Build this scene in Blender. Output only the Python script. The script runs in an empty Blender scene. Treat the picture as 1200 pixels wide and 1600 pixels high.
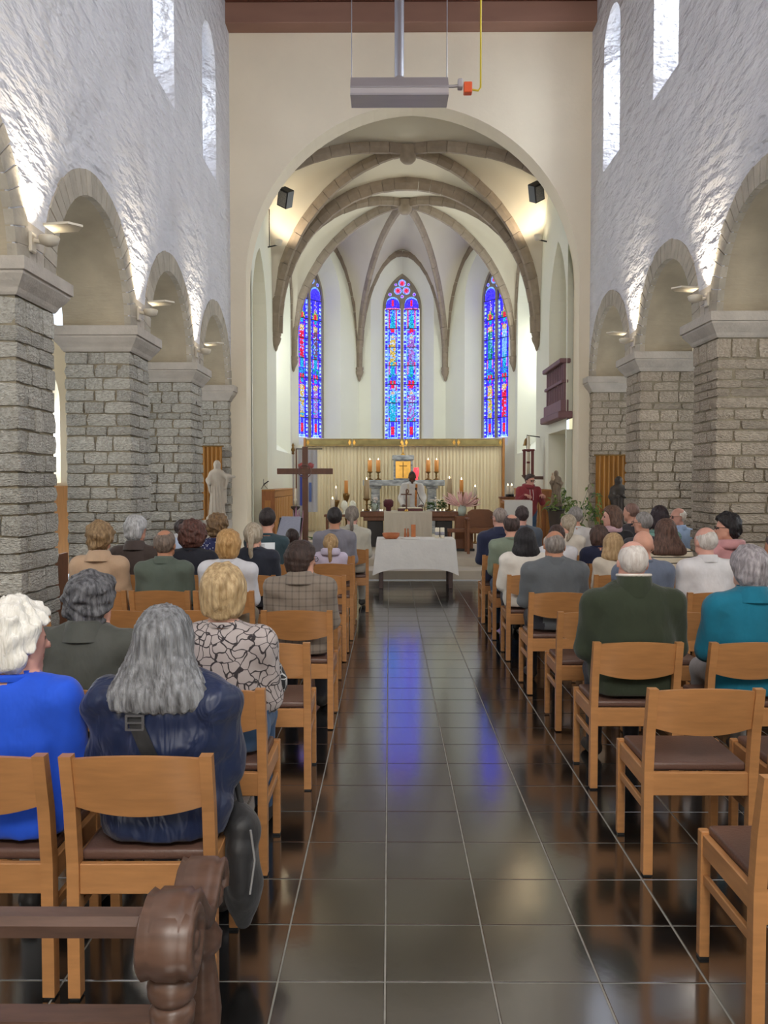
import bpy, bmesh, math, random
import numpy as np
from mathutils import Vector, Matrix, Euler
rnd = random.Random(7)
PI = math.pi
S = bpy.context.scene
C = S.collection

# ---------------------------------------------------------------- camera (photo is 1200x1600, focal 1300 px)
F_PX, CAM_H = 1300.0, 1.63
pitch = math.atan(48.0 / F_PX)
yaw = math.atan(8.5 / F_PX * math.cos(pitch))
cam = bpy.data.cameras.new('camera')
cam.sensor_fit = 'VERTICAL'
cam.sensor_height = 36.0
cam.lens = 36.0 * F_PX / 1600.0
cam.clip_start = 0.05
cam.clip_end = 200
co = bpy.data.objects.new('camera', cam)
co.location = (0, 0, CAM_H)
co.rotation_euler = (PI / 2 - pitch, 0, yaw)
C.objects.link(co)
S.camera = co
def px(x, y, Y):
    """photo pixel -> (X, Z) on the plane at forward distance Y"""
    d = Vector(((x - 600) / F_PX, 1.0, -(y - 800) / F_PX))
    d = Matrix.Rotation(yaw, 3, 'Z') @ (Matrix.Rotation(-pitch, 3, 'X') @ d)
    return d.x * Y / d.y, CAM_H + d.z * Y / d.y

# ---------------------------------------------------------------- world, view
S.view_settings.view_transform = 'Standard'
S.view_settings.look = 'None'
S.view_settings.gamma = 1.0
S.view_settings.use_curve_mapping = False
S.view_settings.exposure = 0.43
w = bpy.data.worlds.new('World'); S.world = w; w.use_nodes = True
w.node_tree.nodes['Background'].inputs[0].default_value = (0.80, 0.89, 1.0, 1)
w.node_tree.nodes['Background'].inputs[1].default_value = 1.2
S.cycles.use_denoising = True
S.cycles.max_bounces = 8
S.cycles.diffuse_bounces = 5
S.cycles.sample_clamp_indirect = 6.0
S.cycles.caustics_reflective = False
S.cycles.caustics_refractive = False

XL, XR, XC = -2.9, 3.65, 0.375          # nave wall faces, axis
TH = 0.75                                # arcade wall thickness
AXL, AXR = -5.7, 6.45                    # aisle outer walls
YW, YE = -4.0, 15.3                      # west wall, chancel arch wall
ZC = 10.25                               # nave ceiling
CXL, CXR = -2.6, 3.35                    # chancel side walls
DAY = (0.86, 0.93, 1.0)

def area(name, loc, direction, sx, sy, power, color=DAY, spread=PI):
    l = bpy.data.lights.new(name, 'AREA'); l.shape = 'RECTANGLE'
    l.size, l.size_y, l.energy, l.color, l.spread = sx, sy, power, color, spread
    o = bpy.data.objects.new(name, l); o.location = loc
    o.rotation_euler = Vector(direction).to_track_quat('-Z', 'Z').to_euler()
    C.objects.link(o); return o
CLER_Y = [13.6, 10.9, 8.2, 5.5, 2.8, 0.1, -2.6]       # clerestory window centres
AISLE_Y = [13.9, 11.15, 8.3, 5.45, 2.6, -0.25]
for y in CLER_Y:                                       # daylight entering by the clerestory
    area('daylight', (XL - 0.60, y, 7.75), (1, 0, -0.25), 0.6, 1.5, 26)
    area('daylight', (XR + 0.60, y + 0.35, 8.1), (-1, 0, -0.25), 0.6, 1.6, 85)
for y in AISLE_Y:                                      # and by the aisle windows
    area('daylight', (AXL - 0.15, y, 2.5), (1, 0, -0.10), 0.9, 1.7, 34)
    area('daylight', (AXR + 0.15, y, 2.5), (-1, 0, -0.10), 0.9, 1.7, 34)
WARMW = (1.0, 0.95, 0.87)
area('daylight', (XC, YW + 0.2, 6.4), (0, 1, -0.25), 3.0, 3.4, 500, WARMW)        # west window
area('daylight', (XC, YW + 0.15, 1.5), (0, 1, -0.05), 1.8, 2.4, 70, WARMW)        # open west door
area('daylight', (CXR + 0.50, 20.5, 4.9), (-1, -0.05, -0.1), 1.6, 4.0, 185, (0.98, 1.0, 0.88)) # tall chancel side window
area('daylight', (CXL - 0.50, 20.5, 4.9), (1, -0.05, -0.1), 1.6, 4.0, 85, (0.98, 1.0, 0.88))

# ---------------------------------------------------------------- materials
MATS = {}
def mat(name, col, rough=0.6, var=0.0, vscale=5.0, stretch=(1, 1, 1), bump=0.0, bscale=40.0, bstretch=None,
        metal=0.0, spec=0.5, col2=None, emit=0.0, detail=4.0, objrand=0.0, coat=0.0, sheen=0.0):
    if name in MATS: return MATS[name]
    m = bpy.data.materials.new(name); m.use_nodes = True
    nt = m.node_tree; b = nt.nodes['Principled BSDF']
    c = (col[0], col[1], col[2], 1)
    b.inputs['Base Color'].default_value = c
    b.inputs['Roughness'].default_value = rough
    b.inputs['Metallic'].default_value = metal
    b.inputs['Specular IOR Level'].default_value = spec
    b.inputs['Coat Weight'].default_value = coat
    b.inputs['Sheen Weight'].default_value = sheen
    if emit:
        b.inputs['Emission Color'].default_value = c
        b.inputs['Emission Strength'].default_value = emit
    out = None
    if var or col2 or bump:
        tc = nt.nodes.new('ShaderNodeTexCoord')
    if var or col2:
        mp = nt.nodes.new('ShaderNodeMapping'); mp.inputs['Scale'].default_value = stretch
        nt.links.new(tc.outputs['Object'], mp.inputs['Vector'])
        n = nt.nodes.new('ShaderNodeTexNoise'); n.inputs['Scale'].default_value = vscale
        n.inputs['Detail'].default_value = detail
        nt.links.new(mp.outputs['Vector'], n.inputs['Vector'])
        r = nt.nodes.new('ShaderNodeValToRGB')
        if col2 is None:
            c0 = [max(0, v * (1 - var)) for v in col]; c1 = [min(1, v * (1 + var)) for v in col]
        else:
            c0, c1 = col, col2
        r.color_ramp.elements[0].position = 0.32; r.color_ramp.elements[1].position = 0.68
        r.color_ramp.elements[0].color = (*c0, 1); r.color_ramp.elements[1].color = (*c1, 1)
        nt.links.new(n.outputs['Fac'], r.inputs['Fac'])
        out = r.outputs['Color']
        nt.links.new(out, b.inputs['Base Color'])
    if objrand:
        oi = nt.nodes.new('ShaderNodeObjectInfo')
        mr = nt.nodes.new('ShaderNodeMapRange')
        mr.inputs['To Min'].default_value = 1 - objrand; mr.inputs['To Max'].default_value = 1 + objrand
        nt.links.new(oi.outputs['Random'], mr.inputs['Value'])
        hs = nt.nodes.new('ShaderNodeHueSaturation')
        hs.inputs['Color'].default_value = c
        if out: nt.links.new(out, hs.inputs['Color'])
        nt.links.new(mr.outputs['Result'], hs.inputs['Value'])
        nt.links.new(hs.outputs['Color'], b.inputs['Base Color'])
    if bump:
        mp2 = nt.nodes.new('ShaderNodeMapping'); mp2.inputs['Scale'].default_value = bstretch or stretch
        nt.links.new(tc.outputs['Object'], mp2.inputs['Vector'])
        n2 = nt.nodes.new('ShaderNodeTexNoise'); n2.inputs['Scale'].default_value = bscale
        n2.inputs['Detail'].default_value = 3
        nt.links.new(mp2.outputs['Vector'], n2.inputs['Vector'])
        bp = nt.nodes.new('ShaderNodeBump'); bp.inputs['Strength'].default_value = min(1, bump)
        bp.inputs['Distance'].default_value = 0.02 * max(1, bump)
        nt.links.new(n2.outputs['Fac'], bp.inputs['Height'])
        nt.links.new(bp.outputs['Normal'], b.inputs['Normal'])
    MATS[name] = m
    return m
def srgb(r, g, b):
    f = lambda v: ((v / 255 + 0.055) / 1.055) ** 2.4 if v > 10 else v / 255 / 12.92
    return (f(r), f(g), f(b))

M_PLASTER = mat('rough white plaster', srgb(217, 217, 223), 0.85, var=0.05, vscale=2.5, bump=7.0, bscale=5.0,
                bstretch=(1.0, 0.6, 1.5))
M_SMOOTH = mat('smooth cream plaster', srgb(240, 229, 206), 0.8, var=0.03, vscale=1.2, bump=0.15, bscale=12)
M_APSE = mat('pale apse plaster', srgb(234, 235, 220), 0.8, var=0.02, vscale=1.0)
M_WEB = mat('vault web plaster', srgb(214, 206, 188), 0.85, var=0.03, vscale=1.0)
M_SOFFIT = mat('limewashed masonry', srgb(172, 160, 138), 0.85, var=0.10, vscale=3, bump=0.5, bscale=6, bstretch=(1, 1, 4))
M_MORTAR = mat('lime mortar', srgb(146, 136, 116), 0.95, var=0.1, vscale=9, bump=0.5, bscale=40)
M_STONE_L = mat('pale grey limestone', srgb(172, 167, 156), 0.85, col2=srgb(206, 203, 194), vscale=6, bump=2.0, bscale=11, objrand=0.13)
M_STONE_R = mat('buff limestone', srgb(174, 160, 142), 0.85, col2=srgb(204, 191, 174), vscale=6, bump=2.0, bscale=11, objrand=0.13)
M_CAP = mat('dressed limestone', srgb(186, 178, 168), 0.8, var=0.10, vscale=5, bump=0.35, bscale=30)
M_VOUS = mat('arch ring stone', srgb(176, 168, 154), 0.85, var=0.12, vscale=6, bump=0.6, bscale=18, objrand=0.10)
M_RIB = mat('grey brown rib stone', srgb(150, 136, 120), 0.85, var=0.10, vscale=8, objrand=0.10)
M_TRACERY = mat('tracery stone', srgb(150, 140, 126), 0.85, var=0.08, vscale=8)
M_TILE = mat('polished black stone', srgb(24, 24, 24), 0.135, var=0.25, vscale=6, spec=0.5, objrand=0.18, bump=0.02, bscale=9)
M_TILE.node_tree.nodes['Principled BSDF'].inputs['IOR'].default_value = 3.2
M_GROUT = mat('pale grout', srgb(150, 148, 140), 0.8, var=0.15, vscale=20)
M_BEAM = mat('painted brown beam', srgb(142, 106, 90), 0.7, var=0.08, vscale=3, stretch=(0.3, 1, 1))
M_BOARD = mat('dark ceiling board', srgb(96, 54, 38), 0.7, var=0.2, vscale=4, stretch=(1, 0.2, 1), objrand=0.15)
M_STEP = mat('pale step stone', srgb(190, 180, 164), 0.5, var=0.06, vscale=4)
M_CHAIR = mat('varnished beech', srgb(184, 131, 82), 0.36, var=0.10, vscale=5, stretch=(1.5, 1.5, 9), objrand=0.07, spec=0.45)
M_CHAIRH = mat('varnished beech across', srgb(182, 129, 80), 0.34, var=0.10, vscale=5, stretch=(1.2, 6, 9), objrand=0.08, spec=0.45)
M_SEATPAD = mat('brown leatherette', srgb(98, 72, 62), 0.38, var=0.08, vscale=8, bump=0.1, bscale=120)
M_OAK = mat('honey oak', srgb(176, 120, 62), 0.5, var=0.12, vscale=5, stretch=(6, 6, 0.8))
M_OAKD = mat('brown oak', srgb(120, 74, 44), 0.45, var=0.15, vscale=5, stretch=(5, 5, 1))
M_WALNUT = mat('dark old wood', srgb(92, 68, 56), 0.38, var=0.2, vscale=9, stretch=(1, 5, 5), spec=0.5)
M_CROSS = mat('stained cross wood', srgb(104, 66, 46), 0.5, var=0.15, vscale=6, stretch=(5, 5, 1))
M_WHITE = mat('white linen', srgb(232, 230, 226), 0.8, var=0.03, vscale=6, bump=0.2, bscale=25)
M_CREAMCL = mat('cream linen', srgb(208, 200, 184), 0.8, var=0.04, vscale=30, stretch=(6, 1, 0.3))
M_CURTAIN = mat('cream pleated cloth', srgb(228, 214, 182), 0.85, var=0.06, vscale=4, stretch=(3, 1, 0.2))
M_OCHRE = mat('ochre velvet', srgb(158, 108, 38), 0.8, var=0.15, vscale=4, stretch=(4, 1, 0.4), sheen=0.3)
M_GOLD = mat('gilt metal', srgb(212, 164, 82), 0.3, metal=1.0, var=0.1, vscale=8)
M_GOLDP = mat('old gilt paint', srgb(150, 128, 80), 0.45, metal=0.35, var=0.2, vscale=7)
M_BRASS = mat('tarnished brass', srgb(140, 110, 66), 0.4, metal=0.9)
M_MARBLE = mat('grey veined marble', srgb(96, 104, 112), 0.25, col2=srgb(196, 202, 208), vscale=5, stretch=(1, 1, 2.5), detail=8)
M_STEEL = mat('brushed steel', srgb(176, 170, 172), 0.42, metal=0.35, var=0.05, vscale=6, stretch=(0.2, 1, 1))
M_PIPE = mat('flue pipe', srgb(160, 158, 164), 0.35, metal=0.8)
M_BLACK = mat('black metal', srgb(28, 28, 30), 0.45)
M_DARKCL = mat('dark cloth', srgb(44, 42, 44), 0.85)
M_YELLOW = mat('yellow gas pipe', srgb(206, 184, 40), 0.45)
M_ORANGE = mat('orange valve body', srgb(232, 92, 40), 0.45)
M_WAX = mat('cream wax', srgb(240, 232, 210), 0.5)
M_WAXO = mat('amber wax', srgb(214, 146, 76), 0.5, emit=0.12)
M_FLAME = mat('flame', (1.0, 0.75, 0.4), emit=9.0)
M_GREEN = mat('leaf green', srgb(74, 108, 52), 0.55, var=0.3, vscale=9, objrand=0.2)
M_GREENL = mat('fern green', srgb(128, 150, 72), 0.55, var=0.3, vscale=9, objrand=0.2)
M_TWIG = mat('twig', srgb(84, 76, 62), 0.8)
M_PLUME = mat('pink plume', srgb(242, 204, 200), 0.9, var=0.1, vscale=9)
M_MAUVE = mat('mauve plume', srgb(168, 126, 146), 0.9, var=0.1, vscale=9)
M_STATUE = mat('white carved stone', srgb(186, 176, 162), 0.75, var=0.06, vscale=8)
M_LAMPB = mat('white lamp housing', srgb(214, 206, 190), 0.4)
M_LAMPG = mat('lit lamp glass', (1.0, 0.86, 0.62), emit=12.0)
M_PURPLE = mat('maroon painted wood', srgb(122, 88, 92), 0.6, var=0.08, vscale=4)
M_TERRA = mat('terracotta', srgb(176, 104, 62), 0.6, var=0.15, vscale=15)
M_PAPER = mat('grey printed paper', srgb(150, 152, 168), 0.7, var=0.1, vscale=30, stretch=(1, 1, 12))
M_SKY = mat('bright daylight pane', srgb(228, 238, 246), 0.3, emit=1.2)
M_SKYN = mat('dull daylight pane', srgb(200, 214, 226), 0.3, emit=0.45)
M_LEAD = mat('lead came', srgb(40, 38, 44), 0.6)

# ---------------------------------------------------------------- object helpers
def link(name, me, m=None, parent=None, loc=None):
    o = bpy.data.objects.new(name, me); C.objects.link(o)
    if m is not None and me is not None and len(me.materials) == 0: me.materials.append(m)
    if parent is not None: o.parent = parent
    if loc is not None: o.location = loc
    return o
def tag(o, label=None, cat=None, group=None, kind=None):
    if label: o['label'] = label
    if cat: o['category'] = cat
    if group: o['group'] = group
    if kind: o['kind'] = kind
    return o
def empty(name, loc=(0, 0, 0), rz=0.0, label=None, cat=None, group=None, kind=None):
    o = bpy.data.objects.new(name, None); C.objects.link(o)
    o.empty_display_size = 0.1
    o.location = loc; o.rotation_euler = (0, 0, rz)
    return tag(o, label, cat, group, kind)
class MB:
    """collects faces, builds ONE mesh object"""
    def __init__(s): s.v = []; s.f = []; s.sm = []
    def add(s, vs, fs, smooth=False):
        n = len(s.v); s.v += [tuple(v) for v in vs]
        s.f += [tuple(i + n for i in f) for f in fs]; s.sm += [smooth] * len(fs); return s
    def box(s, x0, x1, y0, y1, z0, z1):
        return s.add([(x0, y0, z0), (x1, y0, z0), (x1, y1, z0), (x0, y1, z0), (x0, y0, z1), (x1, y0, z1), (x1, y1, z1), (x0, y1, z1)],
                     [(0, 3, 2, 1), (4, 5, 6, 7), (0, 1, 5, 4), (1, 2, 6, 5), (2, 3, 7, 6), (3, 0, 4, 7)])
    def bbox(s, x0, x1, y0, y1, z0, z1, b=0.004):
        """box with chamfered edges"""
        bm = bmesh.new(); bmesh.ops.create_cube(bm, size=1)
        for v in bm.verts:
            v.co = Vector(((x0 + x1) / 2 + v.co.x * (x1 - x0), (y0 + y1) / 2 + v.co.y * (y1 - y0), (z0 + z1) / 2 + v.co.z * (z1 - z0)))
        bmesh.ops.bevel(bm, geom=bm.edges[:], offset=b, segments=1, affect='EDGES')
        bm.verts.index_update()
        s.add([v.co[:] for v in bm.verts], [[v.index for v in f.verts] for f in bm.faces]); bm.free(); return s
    def quad(s, a, b, c, d): return s.add([a, b, c, d], [(0, 1, 2, 3)])
    def prism(s, poly, h0, h1, axis='y'):
        """extrude a 2-D polygon: axis y -> (x,z) outline, axis x -> (y,z), axis z -> (x,y)"""
        P = {'y': lambda p, h: (p[0], h, p[1]), 'x': lambda p, h: (h, p[0], p[1]), 'z': lambda p, h: (p[0], p[1], h)}[axis]
        n = len(poly)
        vs = [P(p, h0) for p in poly] + [P(p, h1) for p in poly]
        fs = [tuple(range(n))[::-1], tuple(range(n, 2 * n))] + [(i, (i + 1) % n, n + (i + 1) % n, n + i) for i in range(n)]
        return s.add(vs, fs)
    def tube(s, pts, r, n=8, caps=True, smooth=True):
        pts = [Vector(p) for p in pts]
        rs = r if isinstance(r, (list, tuple)) else [r] * len(pts)
        vs = []; up = None
        for i, p in enumerate(pts):
            d = (pts[min(i + 1, len(pts) - 1)] - pts[max(i - 1, 0)]).normalized()
            if up is None: up = d.orthogonal().normalized()
            up = (up - d * up.dot(d)).normalized()
            q = d.cross(up)
            for k in range(n):
                a = 2 * PI * k / n
                vs.append(p + (up * math.cos(a) + q * math.sin(a)) * rs[i])
        fs = [(i * n + k, i * n + (k + 1) % n, (i + 1) * n + (k + 1) % n, (i + 1) * n + k) for i in range(len(pts) - 1) for k in range(n)]
        s.add(vs, fs, smooth)
        if caps:
            m = len(pts)
            s.add([vs[k] for k in range(n)], [tuple(range(n))[::-1]])
            s.add([vs[(m - 1) * n + k] for k in range(n)], [tuple(range(n))])
        return s
    def lathe(s, prof, c=(0, 0, 0), n=16, smooth=True):
        vs = [(c[0] + r * math.cos(2 * PI * k / n), c[1] + r * math.sin(2 * PI * k / n), c[2] + z) for r, z in prof for k in range(n)]
        fs = [(i * n + k, i * n + (k + 1) % n, (i + 1) * n + (k + 1) % n, (i + 1) * n + k) for i in range(len(prof) - 1) for k in range(n)]
        s.add(vs, fs, smooth)
        for i, rev in ((0, True), (len(prof) - 1, False)):
            if prof[i][0] > 1e-4:
                f = tuple(range(n)); s.add(vs[i * n:(i + 1) * n], [f[::-1] if rev else f])
        return s
    def grid(s, P, smooth=True, closed=False):
        """P[i][j] points"""
        a, b = len(P), len(P[0])
        vs = [p for row in P for p in row]
        fs = [(i * b + j, i * b + (j + 1) % b, (i + 1) * b + (j + 1) % b, (i + 1) * b + j) for i in range(a - 1) for j in range(b if closed else b - 1)]
        return s.add(vs, fs, smooth)
    def mesh(s, name):
        me = bpy.data.meshes.new(name); me.from_pydata(s.v, [], s.f); me.update()
        me.polygons.foreach_set('use_smooth', s.sm)
        return me
    def build(s, name, m, parent=None, loc=None, **kw):
        return tag(link(name, s.mesh(name), m, parent, loc), **kw)
def struct(o, label, cat=None): return tag(o, label, None, None, 'structure')
# ================================================================ STRUCTURE
def arch_top(s0, s1, zs, zt):
    """height of a (pointed or round) arch over [s0,s1] springing at zs with apex zt"""
    c, hw, h = (s0 + s1) / 2, (s1 - s0) / 2, zt - zs
    if h <= 1e-6: return lambda s: zs
    if h < hw - 1e-6:                                   # segmental
        r = (hw * hw + h * h) / (2 * h)
        return lambda s: zs + math.sqrt(max(0, r * r - (s - c) ** 2)) - (r - h)
    r = (h * h + hw * hw) / (2 * hw)                    # two-centred
    def f(s):
        d = abs(s - c)
        return zs + math.sqrt(max(0, r * r - (d + r - hw) ** 2))
    return f
def hole(s0, s1, zb, zs, zt, n=20, inner=None, depth=None):
    t = arch_top(s0, s1, zs, zt)
    ss = [s0 + (s1 - s0) * (0.5 - 0.5 * math.cos(PI * i / n)) for i in range(n + 1)] if zt > zs else [s0, s1]
    return dict(s0=s0, s1=s1, zb=zb, zs=zs, top=t, ss=ss, inner=inner, depth=depth,
                outline=[(s0, zb)] + [(s, t(s)) for s in ss] + [(s1, zb)])
def wall_holes(mb, P, s0, s1, z0, z1, holes, depth, back=True):
    """P(s, z, d): s along, z up, d depth into the wall"""
    br = sorted(set([s0, s1] + [round(s, 5) for h in holes for s in h['ss']]))
    for a, b in zip(br[:-1], br[1:]):
        m = (a + b) / 2
        hs = sorted([h for h in holes if h['s0'] < m < h['s1']], key=lambda h: h['zb'])
        lo = (z0, z0)
        segs = []
        for h in hs:
            if h['zb'] > lo[0] + 1e-6: segs.append((lo, (h['zb'], h['zb'])))
            lo = (h['top'](a), h['top'](b))
        segs.append((lo, (z1, z1)))
        for (l0, l1), (h0, h1) in segs:
            for d in ((0.0, depth) if back else (0.0,)):
                mb.quad(P(a, l0, d), P(b, l1, d), P(b, h1, d), P(a, h0, d))
    for h in holes:
        o = h['outline']; d = h['depth'] or depth
        q = h['inner']['outline'] if h['inner'] else o
        closed = h['zb'] > z0 + 1e-6
        n = len(o)
        for i in range(n if closed else n - 1):
            j = (i + 1) % n
            mb.add([P(*o[i], 0), P(*o[j], 0), P(*q[j], d), P(*q[i], d)], [(0, 1, 2, 3)])
    return mb

# ---------------------------------------------------------------- floor with single tiles
TS, GX = 0.35, 0.0065
fl = empty('floor', (0, 0, 0)); struct(fl, 'polished black stone tile floor of the nave')
MB().box(AXL, AXR, YW, 13.72, -0.12, -0.003).build('grout_bed', M_GROUT, fl)
tb = MB(); b_ = 0.0015; hx = TS / 2 - GX / 2
tb.add([(-hx, -hx, -.05), (hx, -hx, -.05), (hx, hx, -.05), (-hx, hx, -.05), (-hx, -hx, -b_), (hx, -hx, -b_), (hx, hx, -b_), (-hx, hx, -b_),
        (-hx + b_, -hx + b_, 0), (hx - b_, -hx + b_, 0), (hx - b_, hx - b_, 0), (-hx + b_, hx - b_, 0)],
       [(8, 9, 10, 11)] + [(i, (i + 1) % 4, 4 + (i + 1) % 4, 4 + i) for i in range(4)] + [(4 + i, 4 + (i + 1) % 4, 8 + (i + 1) % 4, 8 + i) for i in range(4)])
tile_me = tb.mesh('tile'); tile_me.materials.append(M_TILE)
X0, Y0 = -0.014, 2.653
rest = MB(); tiles = []
for i in range(-16, 19):
    for j in range(-19, 32):
        x, y = X0 + (i + .5) * TS, Y0 + (j + .5) * TS
        if y > 13.55 or x < AXL + .2 or x > AXR - .2 or y < YW + .2: continue
        X, Yp = 608.5 + 1300 * x / max(y, .1), 0
        seen = y > 2.0 and -60 < X < 1260
        pri = (0 if -0.55 < x < 1.2 else 1 if x < 1.9 and x > -1.2 else 2, y)
        tiles.append((not seen, pri, x, y))
tiles.sort()
for k, (ns, pri, x, y) in enumerate(tiles):
    if k < 295:
        o = link('tile', tile_me, None, fl, (x, y, rnd.uniform(-.0006, .0006)))
    else:
        rest.add([(x + v[0], y + v[1], v[2]) for v in tb.v], tb.f)
tag(rest.build('more_tiles', M_TILE, fl), kind='stuff')

# ---------------------------------------------------------------- nave arcade walls
PIERS = [-1.675, 1.175, 4.025, 6.875, 9.725, 12.575]; PH = 0.375
rough_vars = []
for k in range(10):                                   # rough faced block, unit size
    r2 = random.Random(k); bm = bmesh.new(); bmesh.ops.create_cube(bm, size=1)
    bmesh.ops.subdivide_edges(bm, edges=bm.edges[:], cuts=1, use_grid_fill=True)
    for v in bm.verts:
        n = sum(abs(c) > .45 for c in v.co)
        f = {1: 1.0 + r2.uniform(0.0, .07), 2: 0.985 + r2.uniform(-.035, .01), 3: 0.95 + r2.uniform(-.05, .01)}[n]
        v.co = Vector([c * f + r2.uniform(-.035, .035) for c in v.co])
    me = bpy.data.meshes.new('rough_block'); bm.to_mesh(me); bm.free()
    rough_vars.append(me)
def rough(m):
    out = []
    for me in rough_vars:
        c = me.copy(); c.materials.append(m); out.append(c)
    return out
ROUGH_L, ROUGH_R = rough(M_STONE_L), rough(M_STONE_R)

def pier(side, yc, half, zcap, stones, where):
    """a masonry pier: mortar core, single stones on the two faces the nave sees, moulded capital"""
    xn = XL if side < 0 else XR                        # nave face
    xa = xn + side * (TH if side < 0 else .88)         # aisle face
    x0, x1 = min(xn, xa), max(xn, xa); y0, y1 = yc - half, yc + half
    zt = zcap - 0.27
    p = empty('stone_pier', ((x0 + x1) / 2, yc, 0), 0, None, None, None)
    struct(p, where)
    ox, oy = (x0 + x1) / 2, yc
    g = 0.02
    MB().box(x0 + g - ox, x1 - g - ox, y0 + g - oy, y1 - g - oy, 0, zt + .02).build('mortar_core', M_MORTAR, p)
    # capital: mitred profile
    prof = [(0.0, 0), (0.015, .02), (0.03, .05), (.07, .10), (.10, .145), (.10, .165), (.12, .17), (.12, .27), (0, .27)]
    mb = MB(); rings = []
    for o_, z in prof:
        rings.append([(x0 - o_ - ox, y0 - o_ - oy, zt + z), (x1 + o_ - ox, y0 - o_ - oy, zt + z), (x1 + o_ - ox, min(y1 + o_, YE - .002) - oy, zt + z), (x0 - o_ - ox, min(y1 + o_, YE - .002) - oy, zt + z)])
    mb.grid(rings, False, True); mb.quad(*rings[-1])
    mb.build('capital', M_CAP, p)
    if not stones: return p
    meshes = ROUGH_L if side < 0 else ROUGH_R
    z, k = 0.0, 0
    batter = lambda z: 0.03 * (1 - z / 3.1)
    while z < zt - 0.02:
        h = min(rnd.choice([.10, .12, .13, .14, .15, .18]) + rnd.uniform(-.01, .01), zt - z)
        if zt - z - h < .07: h = zt - z
        k += 1
        a, b = (rnd.uniform(.26, .34), rnd.uniform(.15, .22)) if k % 2 else (rnd.uniform(.15, .22), rnd.uniform(.26, .36))
        def put(xa_, xb_, ya_, yb_):
            j = .009 if side < 0 else .013
            o = link('stone', rnd.choice(meshes), None, p)
            e = rnd.uniform(-.008, .008); jz = rnd.uniform(0, .006); bt = batter(z)
            o.location = ((xa_ + xb_) / 2 - ox - side * (bt + e), (ya_ + yb_) / 2 - oy - bt - e, z + h / 2)
            o.scale = (xb_ - xa_ - j, yb_ - ya_ - j, h - j - jz)
            o.rotation_euler = (rnd.uniform(-.012, .012), rnd.uniform(-.012, .012), rnd.choice([0, PI]) + rnd.uniform(-.01, .01))
        W = x1 - x0; D = y1 - y0
        if D < .5: b = D
        def span(lo, hi, d0, d1):   # run of stones on the front face between lo..hi from the corner
            pass
        # corner quoin
        if side < 0: put(x1 - a, x1, y0, y0 + b)
        else: put(x0, x0 + a, y0, y0 + b)
        # front face remainder
        rem = W - a; n = 1 if rem < .42 and rnd.random() < .35 else 2
        cuts = [0, rem] if n == 1 else [0, rem * rnd.uniform(.35, .65), rem]
        for c0, c1 in zip(cuts[:-1], cuts[1:]):
            if side < 0: put(x0 + c0, x0 + c1, y0, y0 + .16)
            else: put(x1 - c1, x1 - c0, y0, y0 + .16)
        # nave face remainder
        rem = D - b
        if rem > .06:
            n = 1 if rem < .3 or (rem < .45 and rnd.random() < .4) else 2
            cuts = [0, rem] if n == 1 else [0, rem * rnd.uniform(.38, .62), rem]
            for c0, c1 in zip(cuts[:-1], cuts[1:]):
                if side < 0: put(x1 - .16, x1, y0 + b + c0, y0 + b + c1)
                else: put(x0, x0 + .16, y0 + b + c0, y0 + b + c1)
        z += h
    return p

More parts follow.
